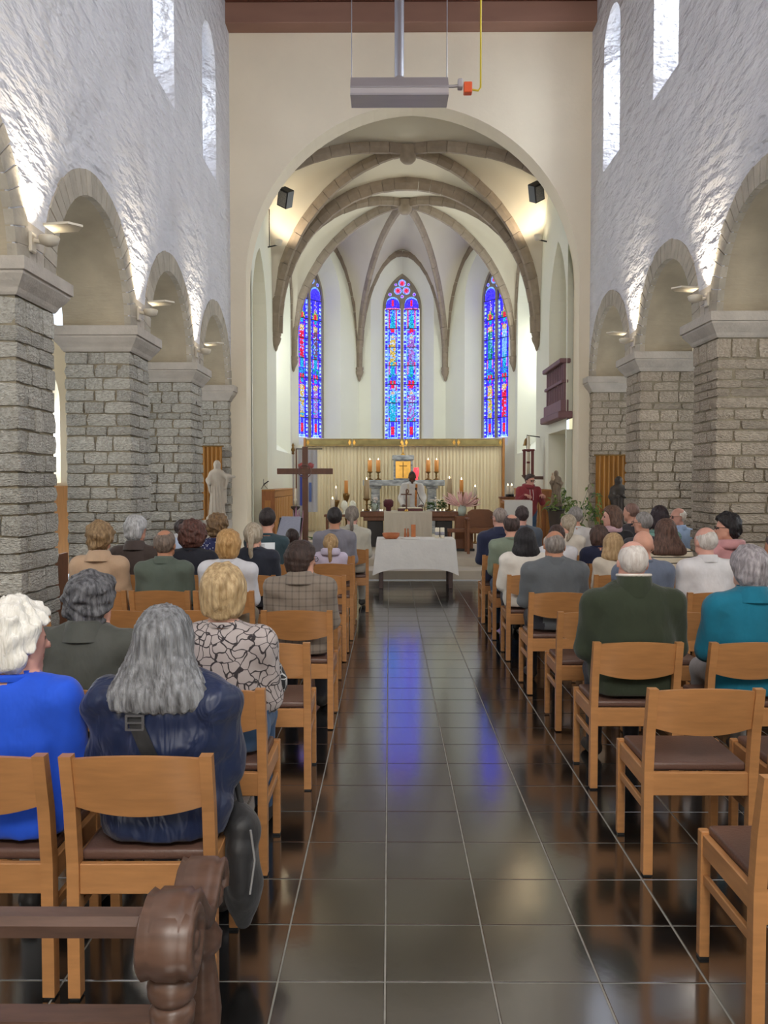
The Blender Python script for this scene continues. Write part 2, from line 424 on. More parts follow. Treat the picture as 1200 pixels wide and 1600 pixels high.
def arcade(side, zcap, name, label, zwin):
    xn = XL if side < 0 else XR
    P = lambda s, z, d: (xn + side * d, s, z)
    holes = []
    edges = [-4.55 + PH] + [v for c in PIERS for v in (c - PH, c + PH)] + [15.05]
    for i in range(0, len(edges), 2):
        a, b = edges[i], edges[i + 1]
        if a < YW: a = YW + .05
        holes.append(hole(a, b, zcap, zcap, zcap + (b - a) / 2, 24))
    for y in CLER_Y:
        c = y + (0 if side < 0 else .35)
        zb, zt = zwin
        inn = hole(c - .32, c + .32, zb + .5, zt - .55, zt - .2, 12)
        holes.append(hole(c - .5, c + .5, zb, zt - .5, zt, 12, inner=inn, depth=.62))
    wl = MB()
    wall_holes(wl, P, YW, YE, zcap, ZC + .3, holes, TH, back=False)
    wl.quad(P(YW, zcap + 1.5, TH), P(YE, zcap + 1.5, TH), P(YE, ZC + .3, TH), P(YW, ZC + .3, TH))
    wall = wl.build(name, M_PLASTER); struct(wall, label)
    # soffit skins just inside each arch (limewashed stone) and single arch ring stones
    n_v = 26
    for h in holes[:7]:
        a, b = h['s0'], h['s1']; c, r = (a + b) / 2, (b - a) / 2
        if r > 1.2 or b < 4: continue
        sk = MB(); th = [PI * i / 24 for i in range(25)]
        sk.grid([[P(c - (r - .004) * math.cos(t), zcap + (r - .004) * math.sin(t), d) for d in (0.02, TH)] for t in th], True)
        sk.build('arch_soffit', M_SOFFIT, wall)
        if c < 5: continue
        for k in range(n_v):
            t0, t1 = PI * k / n_v + .006, PI * (k + 1) / n_v - .006
            r1 = r + .235 + rnd.uniform(-.01, .01); pr = -.012 - rnd.uniform(0, .006)
            mb = MB()
            pts = [(r - .006, t0), (r - .006, t1), (r1, t1), (r1, t0)]
            vs = [P(c - q * math.cos(t), zcap + q * math.sin(t), d) for d in (pr, .06) for q, t in pts]
            mb.add(vs, [(0, 1, 2, 3), (4, 5, 6, 7), (0, 1, 5, 4), (1, 2, 6, 5), (2, 3, 7, 6), (3, 0, 4, 7)])
            mb.build('arch_stone', M_VOUS, wall)
    for pc in PIERS[3:]:                               # springer blocks above each capital
        for q, (za, zb_) in enumerate(((0, .17), (.18, .36))):
            mb = MB()
            wdt = .10 + .0 * q
            cut = [(-PH + .02, -.005), (.005, PH - .02)] if q == 0 else [(-.2, .2)]
            for c0, c1 in cut:
                mb2 = MB(); xa, xb = sorted((xn - side * .008, xn + side * .08))
                mb2.bbox(xa, xb, pc + c0, pc + c1, zcap + za, zcap + zb_, .004).build('springer_stone', M_CAP, wall)
    # daylight panes of the clerestory
    for n, y in enumerate(CLER_Y[:6]):
        c = y + (0 if side < 0 else .35); zb, zt = zwin
        o = hole(c - .33, c + .33, zb + .48, zt - .55, zt - .18, 12)['outline']
        mb = MB(); x = xn + side * .66
        mb.prism(o, x, x + side * .02, 'x')
        w_ = mb.build('window_%d' % (n + (1 if side < 0 else 10)), M_SKYN if side < 0 else M_SKY); struct(w_, 'narrow round headed clerestory window pane')
    return wall
ZCAP_L, ZCAP_R = 3.35, 3.50
WALL_L = arcade(-1, ZCAP_L, 'wall_left', 'white rough plastered nave wall with round arches, opposite the balcony side', (6.65, 8.95))
WALL_R = arcade(1, ZCAP_R, 'wall_right', 'white rough plastered nave wall with round arches, on the balcony side', (6.9, 9.4))
PN = {6.875: 'beside the bench', 9.725: 'middle', 12.575: 'beside the statue'}
for c in PIERS:
    vis = c > 5
    pier(-1, c, PH, ZCAP_L, vis, 'pale limestone pier of the arcade with the white statue, %s' % (
        {6.875: 'closest to the carved bench', 9.725: 'behind the beige trench coat woman', 12.575: 'next to the white statue'}.get(c, 'behind the viewer')))
    pier(1, c, PH, ZCAP_R, vis and c > 8, 'buff limestone pier of the arcade below the sunlit windows, %s' % (
        {9.725: 'behind the pink hoodie', 12.575: 'beside the dark statue'}.get(c, 'behind the viewer')))
pier(-1, 15.17, .125, ZCAP_L, True, 'narrow limestone half pier behind the white statue')
pier(1, 15.17, .125, ZCAP_R, True, 'narrow limestone half pier behind the dark statue')

# ---------------------------------------------------------------- aisles and west end
for side, xo, xn, nm in ((-1, AXL, XL - TH, 'wall_left_aisle'), (1, AXR, XR + TH, 'wall_right_aisle')):
    P = lambda s, z, d, xo=xo, side=side: (xo + side * d, s, z)
    hs = [hole(y - .5, y + .5, 1.6, 3.0, 3.5, 10) for y in AISLE_Y]
    mb = wall_holes(MB(), P, YW, 16.0, 0, 4.3, hs, .5, back=False)
    o = mb.build(nm, M_SMOOTH); struct(o, 'cream outer wall of the side aisle')
    mb = MB(); mb.box(*sorted((xo, xn)), YW, 16.0, 4.65, 4.75)
    o = mb.build('ceiling_aisle', M_SMOOTH); struct(o, 'plain aisle ceiling')
    for n, y in enumerate(AISLE_Y):
        mb = MB(); mb.box(*sorted((xo + side * .3, xo + side * .32)), y - .52, y + .52, 1.58, 3.52)
        o = mb.build('window_%d' % (n + (20 if side < 0 else 30)), M_SKY); struct(o, 'aisle window pane')
    mb = MB(); mb.box(*sorted((xo, xn + .1 * side)), 15.3, 15.5, 0, 4.8)
    o = mb.build('wall_aisle_end', M_SMOOTH); struct(o, 'end wall of the side aisle')
    mb = MB(); mb.box(*sorted((xo, xo - side * .05)), YW, 15.3, 0, 1.55)
    o = mb.build('trim_%d' % (1 if side < 0 else 2), M_OAK); struct(o, 'wooden dado along the aisle wall')
o = MB().box(AXL, AXR, YW - .3, YW, 0, ZC + .5).build('wall_back', M_SMOOTH); struct(o, 'west wall behind the viewer')
o = MB().box(XC - 1.5, XC + 1.5, YW, YW + .03, 4.7, 8.1).build('window_40', M_SKY); struct(o, 'west window pane')

# ---------------------------------------------------------------- chancel arch wall
ACX, AHW = 0.42, 3.04
AZT = px(640, 162, YE)[1]
AZS = AZT - 3.16
PF = lambda s, z, d: (s, YE + d, z)
mb = wall_holes(MB(), PF, XL - .8, XR + .8, 0, ZC + .4, [hole(ACX - AHW, ACX + AHW, 0, AZS, AZT, 40)], .5, back=True)
o = mb.build('wall_chancel_arch', M_SMOOTH); struct(o, 'cream plastered wall with the wide round chancel arch')
zb = px(640, 51, YE)[1]
o = MB().bbox(XL - .02, XR + .02, YE - .34, YE, zb, zb + .36, .01).build('trim_3', M_BEAM); struct(o, 'painted brown timber wall beam above the chancel arch')
ceil = empty('ceiling'); struct(ceil, 'dark brown boarded nave ceiling')
for k in range(16):
    x = XL + k * (XR - XL) / 16
    MB().bbox(x + .004, x + (XR - XL) / 16 - .004, YW, YE, zb + .36, zb + .40, .004).build('board', M_BOARD, ceil)
MB().box(AXL, AXR, YW, YE + .5, zb + .41, zb + .6).build('roof_deck', M_BOARD, ceil)

# ---------------------------------------------------------------- chancel steps and floor
ZP = 0.29
o = MB().bbox(-2.2, 3.0, 13.70, 15.0, 0, .155, .008).build('chancel_step', M_STEP); struct(o, 'pale stone lower step before the altar')
o = MB().bbox(CXL + .02, CXR - .02, 14.5, 25.0, 0.0, ZP, .008).build('floor_chancel', M_STEP); struct(o, 'pale stone chancel floor')

# ---------------------------------------------------------------- chancel side walls
PLc = lambda s, z, d: (CXL - d, s, z)
PRc = lambda s, z, d: (CXR + d, s, z)
hl = [hole(15.9, 17.75, 0.3, 4.9, 6.3, 16, depth=.55),
      hole(19.2, 21.9, 2.35, 6.3, 7.5, 16, inner=hole(19.6, 21.4, 2.75, 6.2, 7.2, 16), depth=.55)]
hr = [hole(15.9, 17.6, 0.3, 2.62, 2.62, 2, depth=.55), hole(15.9, 17.6, 2.95, 4.9, 6.4, 16, depth=.55),
      hole(19.1, 21.9, 2.35, 6.3, 7.5, 16, inner=hole(19.6, 21.4, 2.75, 6.2, 7.2, 16), depth=.55)]
o = wall_holes(MB(), PLc, 15.8, 22.3, 0, 9.2, hl, .55, back=False).build('wall_chancel_left', M_APSE); struct(o, 'white chancel side wall with a tall pointed recess')
o = wall_holes(MB(), PRc, 15.8, 22.3, 0, 9.2, hr, .55, back=False).build('wall_chancel_right', M_APSE); struct(o, 'white chancel side wall with balcony and tall window')
o = MB().box(CXL - 1.4, CXL - .56, 15.8, 18.2, 0, 7).build('wall_recess_left', M_SMOOTH); struct(o, 'cream back wall of the pointed recess')
o = MB().box(CXR + .56, CXR + 1.4, 15.8, 18.2, 0, 7).build('wall_recess_right', M_SMOOTH); struct(o, 'cream back wall behind the balcony')
o = MB().prism(hl[1]['inner']['outline'], CXL - .58, CXL - .56, 'x').build('window_51', M_SKY); struct(o, 'tall window pane in the chancel wall on the cross side')
o = MB().prism(hr[2]['inner']['outline'], CXR + .56, CXR + .58, 'x').build('window_50', M_SKY); struct(o, 'tall bright window pane in the chancel side wall')

# ---------------------------------------------------------------- apse facets with stained glass
def pointed(s0, s1, zb, zs, zt, n=16): return hole(s0, s1, zb, zs, zt, n)
A = [Vector((CXL, 22.3)), Vector((XC - 1.27, 24.5)), Vector((XC + 1.27, 24.5)), Vector((CXR, 22.3))]
glass = bpy.data.materials.new('stained glass'); glass.use_nodes = True
nt = glass.node_tree; nt.nodes.clear()
at = nt.nodes.new('ShaderNodeAttribute'); at.attribute_name = 'Col'
tc = nt.nodes.new('ShaderNodeTexCoord')
vo = nt.nodes.new('ShaderNodeTexVoronoi'); vo.feature = 'DISTANCE_TO_EDGE'; vo.inputs['Scale'].default_value = 16
nt.links.new(tc.outputs['Object'], vo.inputs['Vector'])
mr = nt.nodes.new('ShaderNodeMapRange'); mr.inputs['From Min'].default_value = 0.03; mr.inputs['From Max'].default_value = 0.09
mr.inputs['To Min'].default_value = 0.25
nt.links.new(vo.outputs['Distance'], mr.inputs['Value'])
mx = nt.nodes.new('ShaderNodeVectorMath'); mx.operation = 'SCALE'
nt.links.new(at.outputs['Color'], mx.inputs[0]); nt.links.new(mr.outputs['Result'], mx.inputs['Scale'])
em = nt.nodes.new('ShaderNodeEmission'); em.inputs['Strength'].default_value = 4.2
nt.links.new(mx.outputs[0], em.inputs['Color'])
go = nt.nodes.new('ShaderNodeOutputMaterial'); nt.links.new(em.outputs[0], go.inputs['Surface'])

BLUE, DBLUE, LBLUE = (.02, .014, .62), (.006, .006, .24), (.06, .13, .48)
TEAL, RED, PINK, WHT = (.007, .11, .18), (.21, .008, .02), (.18, .04, .11), (.13, .20, .42)
GOLD_, GRN, SKIN_, VIO, BRN = (.16, .12, .03), (.007, .07, .05), (.18, .14, .10), (.09, .04, .15), (.045, .022, .045)
def glass_col(win, light, p, u, v, r):
    j = int(v * 9)
    if u < .13 or u > .87: return (WHT if (j % 2) else BLUE) if r.random() < .85 else LBLUE
    if u < .2 or u > .8: return DBLUE if win else LBLUE
    bg = BLUE if win else (LBLUE if r.random() < .35 else BLUE)
    c = abs(u - .5)
    robes = [[(RED, GOLD_), (BRN, VIO)], [(GOLD_, TEAL), (VIO, VIO)], [(GRN, GOLD_), (LBLUE, RED)]][{0: 1, -1: 0, 1: 2}[win]]
    robe = robes[light][0 if p in (4, 5) else 1]
    if p == 6:
        if win: return BLUE if c > .14 * (1.2 - v) + .02 and v > .35 else (RED if c < .12 and v < .3 else (GOLD_ if r.random() < .4 else GRN if v < .5 else bg))
        return RED if c > .2 else (TEAL if c < .16 * (1.15 - v) else (LBLUE if r.random() < .5 else BLUE))
    if p in (5, 2):                                     # head and shoulders
        dv = v - .55
        if c * c + dv * dv * 1.4 < .012: return SKIN_
        if c * c + dv * dv * 1.4 < .035: return LBLUE if win == 0 else GOLD_
        if v < .45 and c < .20: return robe if r.random() < .8 else WHT
        if v > .82 and c < .12: return RED if win == 0 else TEAL
        return bg if r.random() < .8 else RED
    if p in (4, 1):                                     # lower robe
        if c < .17 + .05 * (1 - v): return robe if r.random() < .78 else (TEAL if v < .3 else LBLUE)
        if v < .22: return RED if win == 0 else BLUE
        return bg if r.random() < .75 else GRN
    if p == 3:
        if v > .55: return (TEAL if c < .1 else PINK if .16 < c < .24 else LBLUE if r.random() < .4 else BLUE)
        return RED if (v < .2 and c < .2 and c > .05) else (GRN if r.random() < .35 else TEAL if r.random() < .5 else BLUE)
    if v < .15: return WHT if r.random() < .5 else LBLUE
    return RED if c < .09 and .25 < v < .75 else (LBLUE if .09 <= c < .16 else BLUE)
def colour_mesh(me, cols):
    a = me.color_attributes.new('Col', 'FLOAT_COLOR', 'CORNER')
    arr = np.zeros((len(me.loops), 4), np.float32)
    for p in me.polygons:
        arr[p.loop_start:p.loop_start + p.loop_total] = (*cols[p.index], 1)
    a.data.foreach_set('color', arr.ravel())
def facet(k, win, tcen):
    a, b = A[k], A[k + 1]
    L = (b - a).length; u = (b - a) / L; nrm = Vector((-u.y, u.x))
    if nrm.dot(Vector((XC, 20)) - a) > 0: nrm = -nrm      # outward
    P = lambda s, z, d: (a.x + u.x * s + nrm.x * d, a.y + u.y * s + nrm.y * d, z)
    c = L * tcen
    zb, zt = 2.86, 7.78
    sp = .92 if win == 0 else .86
    inner = hole(c - .575, c + .575, zb, 6.72, zt, 24)
    outer = hole(c - sp, c + sp, zb - .25, 6.75, 8.25, 24, inner=inner, depth=.42)
    nm = {-1: 'left', 0: 'centre', 1: 'right'}[win]
    o = wall_holes(MB(), P, 0, L, 0, 9.3, [outer], .42, back=False).build('wall_apse_' + nm, M_APSE)
    struct(o, 'white apse wall facet around the %s stained glass window' % {-1: 'statue side', 0: 'middle', 1: 'balcony side'}[win])
    root = empty('window_%d' % (62 + win), P(c, zb, .42))
    struct(root, {-1: 'tall blue stained glass window on the cross side of the apse', 0: 'middle stained glass window, brighter and with red canopies, above the priest',
                  1: 'tall blue stained glass window on the balcony side of the apse'}[win])
    rx, ry, rz0 = root.location
    Q = lambda s, z, d: (u.x * s + nrm.x * d, u.y * s + nrm.y * d, z - zb)      # local to the root
    def plate(name, poly, d0, d1, m, parent=root):
        mb_ = MB(); n = len(poly)
        mb_.add([Q(s, z, d0) for s, z in poly] + [Q(s, z, d1) for s, z in poly],
                [tuple(range(n)), tuple(range(n, 2 * n))] + [(i, (i + 1) % n, n + (i + 1) % n, n + i) for i in range(n)])
        return mb_.build(name, m, parent)
    # frame: outline band, mullion, tracery head
    ob = [(s - c, z) for s, z in inner['outline']]
    sh = [(s * .90, zb + (z - zb) * .985) for s, z in ob]
    fb = MB()
    for d in (-.03,):
        for i in range(len(ob) - 1):
            fb.quad(Q(*ob[i], d), Q(*ob[i + 1], d), Q(*sh[i + 1], d), Q(*sh[i], d))
            fb.quad(Q(*sh[i], d), Q(*sh[i + 1], d), Q(*sh[i + 1], .06), Q(*sh[i], .06))
    fb.build('frame', M_TRACERY, root)
    plate('mullion', [(-.045, zb), (.045, zb), (.045, 6.95), (-.045, 6.95)], -.03, .05, M_TRACERY)
    head = [(s, z) for s, z in sh if z > 6.72]
    plate('tracery', [(-.51, 6.76), (.51, 6.76)] + head[::-1], .02, .06, M_TRACERY)
    r = random.Random(win * 7 + 3)
    def pane(s0, s1, z0, z1, light, p, nx=13, nz=15, headarch=False):
        mb_ = MB(); cols = []
        for i in range(nx):
            for j in range(nz):
                ua, ub, va, vb = i / nx, (i + 1) / nx, j / nz, (j + 1) / nz
                pt = lambda q, v: Q(s0 + (s1 - s0) * q, z0 + (z1 - z0) * v, .015)
                if headarch:
                    f = lambda q: .45 + .55 * math.sqrt(max(0, 1 - (2 * q - 1) ** 2))
                    mb_.quad(pt(ua, va * f(ua)), pt(ub, va * f(ub)), pt(ub, vb * f(ub)), pt(ua, vb * f(ua)))
                    cc = abs((ua + ub) / 2 - .5); vv = (va + vb) / 2
                    cols.append(RED if (cc < .12 and .25 < vv < .7 and not win) else (LBLUE if vv > .85 else (PINK if vv < .15 and not win else BLUE)))
                else:
                    mb_.quad(pt(ua, va), pt(ub, va), pt(ub, vb), pt(ua, vb))
                    cols.append(glass_col(win, light, p, (ua + ub) / 2, (va + vb) / 2, r))
        me = mb_.mesh('pane'); colour_mesh(me, cols)
        return link('pane', me, glass, root)
    ph = (6.72 - zb) / 7
    for light, (s0, s1) in enumerate(((-.505, -.05), (.05, .505))):
        for p in range(7):
            pane(s0, s1, zb + p * ph + .012, zb + (p + 1) * ph - .012, light, p)
            bar = MB(); bar.add([Q(s, z, d) for d in (0.0, .03) for s, z in ((s0, zb + (p + 1) * ph - .012), (s1, zb + (p + 1) * ph - .012), (s1, zb + (p + 1) * ph + .012), (s0, zb + (p + 1) * ph + .012))],
                                [(0, 1, 2, 3), (4, 5, 6, 7), (0, 1, 5, 4), (2, 3, 7, 6)])
            bar.build('saddle_bar', M_LEAD, root)
        pane(s0 + .03, s1 - .03, 6.735, 7.10, light, 7, 12, 8, True)
    # roundels in the head
    def roundel(s, z, rad, cc):
        mb_ = MB(); cols = []; n = 16
        for q, (r0, r1, col) in enumerate(((0, .4, cc), (.4, .75, VIO if win else PINK), (.75, 1, LBLUE))):
            for i in range(n):
                t0, t1 = 2 * PI * i / n, 2 * PI * (i + 1) / n
                mb_.quad(*[Q(s + rad * rr * math.cos(t), z + rad * rr * math.sin(t), .008) for rr, t in ((r0, t0), (r1, t0), (r1, t1), (r0, t1))]); cols.append(col)
        me = mb_.mesh('pane'); colour_mesh(me, cols); link('pane', me, glass, root)
    roundel(0, 7.50, .115, RED); roundel(-.125, 7.28, .115, RED); roundel(.125, 7.28, .115, RED)
    for s in (-.36, .36): roundel(s, 7.17, .05, BLUE)
    for s in (-.19, .19): roundel(s, 7.46, .04, BLUE)
    roundel(0, 7.11, .05, BLUE)
facet(0, -1, .40); facet(1, 0, .5); facet(2, 1, .60)

# ---------------------------------------------------------------- rib vaults
ZSP = 4.95
def rib_path(p, q, zs, zt, n=15, stilt=0.0):
    """quarter curve from springing p up to crown q"""
    out = [(p[0], p[1], zs)] if stilt else []
    for i in range(n + 1):
        t = PI / 2 * i / n
        f = 1 - math.cos(t)
        out.append((p[0] + (q[0] - p[0]) * f, p[1] + (q[1] - p[1]) * f, zs + stilt + (zt - zs - stilt) * math.sin(t) ** .93))
    return out
vault = empty('ceiling_vault'); struct(vault, 'cream plastered rib vault of the chancel and apse')
def rib(path, w=.17, h=.2, name='rib'):
    r_ = empty(name); r_.parent = vault
    pts = [Vector(p) for p in path]
    for i in range(len(pts) - 1):
        a, b = pts[i], pts[i + 1]
        def frame(j):
            d = (pts[min(j + 1, len(pts) - 1)] - pts[max(j - 1, 0)]).normalized()
            hd = Vector((pts[-1].x - pts[0].x, pts[-1].y - pts[0].y, 0)).normalized()
            side = Vector((-hd.y, hd.x, 0)); down = side.cross(d)
            if down.z > 0 or (abs(down.z) < 1e-3 and down.dot(hd) < 0): down = -down
            if down.dot(hd) < 0 and d.z > .9: down = -down
            return side, down
        s0, d0 = frame(i); s1, d1 = frame(i + 1)
        e = (b - a) * .012
        ring = lambda p, s, d: [p - s * w * .5 - d * .05, p - s * w * .5 + d * h * .35, p - s * w * .22 + d * h, p + s * w * .22 + d * h, p + s * w * .5 + d * h * .35, p + s * w * .5 - d * .05]
        k = rnd.uniform(-.006, .006)
        va = [q + d0 * k for q in ring(a + e, s0, d0)]; vb = [q + d1 * k for q in ring(b - e, s1, d1)]
        MB().add(va + vb, [(0, 1, 2, 3, 4, 5), (6, 7, 8, 9, 10, 11)] + [(j, (j + 1) % 6, 6 + (j + 1) % 6, 6 + j) for j in range(6)]).build('rib_stone', M_RIB, r_)
    return r_
def corbel(x, y, z, dx, dy):
    """stub shaft and pointed corbel under a springing"""
    c = MB(); c.lathe([(.0, -.42), (.03, -.38), (.05, -.30), (.10, -.20), (.12, -.12), (.10, -.09), (.12, -.05), (.12, 0)], (x + dx * .06, y + dy * .06, z), 10)
    c.build('corbel', M_RIB, vault)
def web(bz, boss, P0, P1, zs, zpk, n=14):
    """vault cell between two ribs"""
    mb = MB(); rows = []
    boss = Vector(boss)
    for i in range(n + 1):
        s = i / n; row = []
        zr = zs + (bz - zs) * math.sin(math.acos(min(1, s))) ** .93 if s < 1 else zs
        zm = bz + (zpk - bz) * s * s
        for j in range(n + 1):
            t = j / n
            e = P0 + (P1 - P0) * t
            q = boss + (e - boss) * s
            d = abs(2 * t - 1)
            bmp = math.sqrt(max(0, 1 - d ** 1.7))
            row.append((q.x, q.y, zr + (zm - zr) * bmp + .03))
        rows.append(row)
    mb.grid(rows, True); return mb.build('vault_web', M_WEB, vault)
Y1, Y2 = 15.8, 18.75
b1 = Vector((XC, 17.25)); b1z = px(635, 240, 17.25)[1] + .12
b2 = Vector((XC, 20.45)); b2z = px(628, 322, 20.45)[1] + .12
tz = px(628, 291, Y2)[1] + .12
n1 = [Vector((CXL - .9, Y1)), Vector((CXL, Y2)), Vector((CXR, Y2)), Vector((CXR + .9, Y1))]
for i in range(4):
    pk = [7.7, tz, 7.7, 9.1][i]
    web(b1z, b1, n1[i], n1[(i + 1) % 4], ZSP, pk)
    rib(rib_path(n1[i], b1, ZSP, b1z), .17, .15)
for s in (CXL, CXR):
    rib(rib_path((s, Y2), (XC, Y2), ZSP, tz, 17), .22, .20, 'transverse_rib')
cor = [Vector((CXL, Y2)), A[0], A[1], A[2], A[3], Vector((CXR, Y2))]
for i in range(5):
    web(b2z, b2, cor[i], cor[i + 1], ZSP, [7.9, 8.35, 8.35, 8.35, 7.9][i])
web(b2z, b2, cor[5], cor[0], ZSP, tz)
for p in cor: rib(rib_path(p, b2, ZSP, b2z), .15, .14)
for i in range(5):                                     # wall ribs over the facets
    p, q = cor[i], cor[i + 1]; m_ = (p + q) / 2
    zt = [7.8, 8.28, 8.28, 8.28, 7.8][i]
    for e in (p, q): rib(rib_path(e, m_, ZSP, zt, 10), .12, .10, 'wall_rib')
for p in [Vector((CXL, Y2)), A[0], A[1], A[2], A[3], Vector((CXR, Y2))]:
    d = (Vector((XC, 20)) - p).normalized()
    corbel(p.x, p.y, ZSP, d.x, d.y)
for (bx, by), bz in ((b1, b1z), (b2, b2z)):
    MB().lathe([(0, -.32), (.10, -.31), (.16, -.25), (.17, -.12), (.2, 0)], (bx, by, bz), 14).build('boss', M_RIB, vault)
MB().box(CXL - .6, CXR + .6, 15.8, 25.5, 9.25, 9.4).build('vault_back', M_WEB, vault)

# ---------------------------------------------------------------- balcony in the right chancel wall
bal = empty('balcony', (CXR, 16.75, 2.6), 0, 'maroon wooden balcony balustrade set in the white chancel wall', 'balcony')
MB().bbox(-.16, .12, -.95, .95, .22, .36, .02).build('ledge', M_PURPLE, bal)
MB().bbox(-.10, .05, -.88, .88, .36, .58, .01).build('lower_panel', M_PURPLE, bal)
MB().bbox(-.09, .04, -.88, .88, .90, .96, .01).build('middle_rail', M_PURPLE, bal)
MB().bbox(-.13, .08, -.90, .90, 1.27, 1.36, .015).build('top_rail', M_PURPLE, bal)
bme = MB().bbox(-.03, .03, -.03, .03, .57, 1.29, .006).mesh('baluster'); bme.materials.append(M_PURPLE)
for k in range(11): link('baluster', bme, None, bal, (-.02, -.82 + k * .164, 0))
# ================================================================ FIGURES: smooth solid fields turned into one continuous skin
def surface_nets(f, lo, h):
    s = f < 0
    nx, ny, nz = f.shape
    c = np.zeros((nx - 1, ny - 1, nz - 1), np.int8)
    corners = [(i, j, k) for i in (0, 1) for j in (0, 1) for k in (0, 1)]
    sub = lambda a, o: a[o[0]:nx - 1 + o[0], o[1]:ny - 1 + o[1], o[2]:nz - 1 + o[2]]
    for o in corners: c += sub(s, o)
    act = (c > 0) & (c < 8)
    idx = np.full(act.shape, -1, np.int64)
    I = np.argwhere(act); idx[act] = np.arange(len(I))
    pos = np.zeros((len(I), 3)); cnt = np.zeros(len(I))
    fv = {o: f[I[:, 0] + o[0], I[:, 1] + o[1], I[:, 2] + o[2]] for o in corners}
    for a in corners:
        for ax in range(3):
            if a[ax]: continue
            b = list(a); b[ax] = 1; b = tuple(b)
            fa, fb = fv[a], fv[b]
            m = (fa < 0) != (fb < 0)
            t = np.where(m, fa / np.where(m, fa - fb, 1), 0)
            p = np.array(a, float)[None] + np.zeros((len(I), 1)); p[:, ax] += t
            pos += p * m[:, None]; cnt += m
    V = (I + pos / cnt[:, None]) * h + np.array(lo)
    quads = []
    for ax in range(3):
        u, v = [(1, 2), (2, 0), (0, 1)][ax]
        sl0 = [slice(None)] * 3; sl1 = [slice(None)] * 3
        sl0[ax] = slice(0, f.shape[ax] - 1); sl1[ax] = slice(1, None)
        d = s[tuple(sl0)] != s[tuple(sl1)]
        E_ = np.argwhere(d)
        ok = (E_[:, u] > 0) & (E_[:, v] > 0) & (E_[:, u] < f.shape[u] - 1) & (E_[:, v] < f.shape[v] - 1)
        E_ = E_[ok]
        if not len(E_): continue
        def cell(du, dv):
            q = E_.copy(); q[:, u] += du; q[:, v] += dv
            return idx[q[:, 0], q[:, 1], q[:, 2]]
        q = np.stack([cell(-1, -1), cell(0, -1), cell(0, 0), cell(-1, 0)], 1)
        flip = ~s[E_[:, 0], E_[:, 1], E_[:, 2]]
        q[flip] = q[flip][:, ::-1]
        quads.append(q)
    return V, np.concatenate(quads)

class Field:
    def __init__(s, lo, hi, h):
        s.lo = np.array(lo, float); s.h = h
        n = np.ceil((np.array(hi) - s.lo) / h).astype(int) + 1
        s.ax = [s.lo[i] + h * np.arange(n[i]) for i in range(3)]
        s.f = np.full(tuple(n), 0.12); s.id = np.zeros(tuple(n), np.int8); s.raw = np.full(tuple(n), 9.0)
    def _sl(s, a, b):
        sl = []
        for i in range(3):
            i0 = int(np.clip(math.floor((a[i] - s.lo[i]) / s.h), 0, len(s.ax[i]) - 1)); i1 = int(np.clip(math.ceil((b[i] - s.lo[i]) / s.h) + 1, 1, len(s.ax[i])))
            if i1 <= i0: i1 = i0 + 1
            sl.append(slice(i0, i1))
        return tuple(sl)
    def pts(s, sl):
        return np.stack(np.meshgrid(s.ax[0][sl[0]], s.ax[1][sl[1]], s.ax[2][sl[2]], indexing='ij'), -1)
    def _mix(s, sl, d, mid, k):
        g = s.f[sl]
        if k > 0:
            t = np.clip(.5 + .5 * (g - d) / k, 0, 1)
            s.f[sl] = g * (1 - t) + d * t - k * t * (1 - t)
        else: s.f[sl] = np.minimum(g, d)
        r = s.raw[sl]; m = d < r
        s.raw[sl] = np.where(m, d, r); s.id[sl] = np.where(m, mid, s.id[sl])
    def cone(s, a, b, ra, rb, mid=0, k=.03, flat=None):
        """tapered capsule; flat=(axis vector, factor<1) squashes it"""
        a, b = np.array(a, float), np.array(b, float); R = max(ra, rb) + .09
        sl = s._sl(np.minimum(a, b) - R, np.maximum(a, b) + R)
        p = s.pts(sl); ab = b - a; L = max(ab @ ab, 1e-9)
        t = np.clip(((p - a) @ ab) / L, 0, 1)
        q = p - (a + t[..., None] * ab)
        if flat is not None:
            n = np.array(flat[0], float); n /= np.linalg.norm(n)
            q = q + n * ((q @ n) * (1 / flat[1] - 1))[..., None]
        d = np.linalg.norm(q, axis=-1) - (ra + (rb - ra) * t)
        if flat is not None: d = d * (.5 + .5 * flat[1])
        s._mix(sl, d, mid, k); return s
    def ell(s, c, r, mid=0, k=.02, R=None):
        c, r = np.array(c, float), np.array(r, float); m = r.max() + .08
        sl = s._sl(c - m, c + m); q = s.pts(sl) - c
        if R is not None: q = q @ R
        k0 = np.linalg.norm(q / r, axis=-1); k1 = np.linalg.norm(q / (r * r), axis=-1) + 1e-9
        s._mix(sl, k0 * (k0 - 1) / k1, mid, k); return s
    def wrinkle(s, amp, freq, ids, seed=0, zs=1.0):
        r = np.random.RandomState(seed); p = s.pts((slice(None),) * 3)
        n = np.zeros(s.f.shape)
        for i in range(5):
            w = r.normal(size=3) * freq; w[2] *= zs
            n += np.sin(p @ w + r.uniform(0, 6) + 1.2 * np.sin(p @ (r.normal(size=3) * freq * .6)))
        m = np.isin(s.id, ids)
        s.f += np.where(m, n * amp / 2.2, 0)
    def net(s):
        V, Q = surface_nets(s.f, s.lo, s.h)
        cen = V[Q].mean(1)
        ii = np.clip(np.rint((cen - s.lo) / s.h).astype(int), 0, np.array(s.f.shape) - 1)
        return V, Q, s.id[ii[:, 0], ii[:, 1], ii[:, 2]]
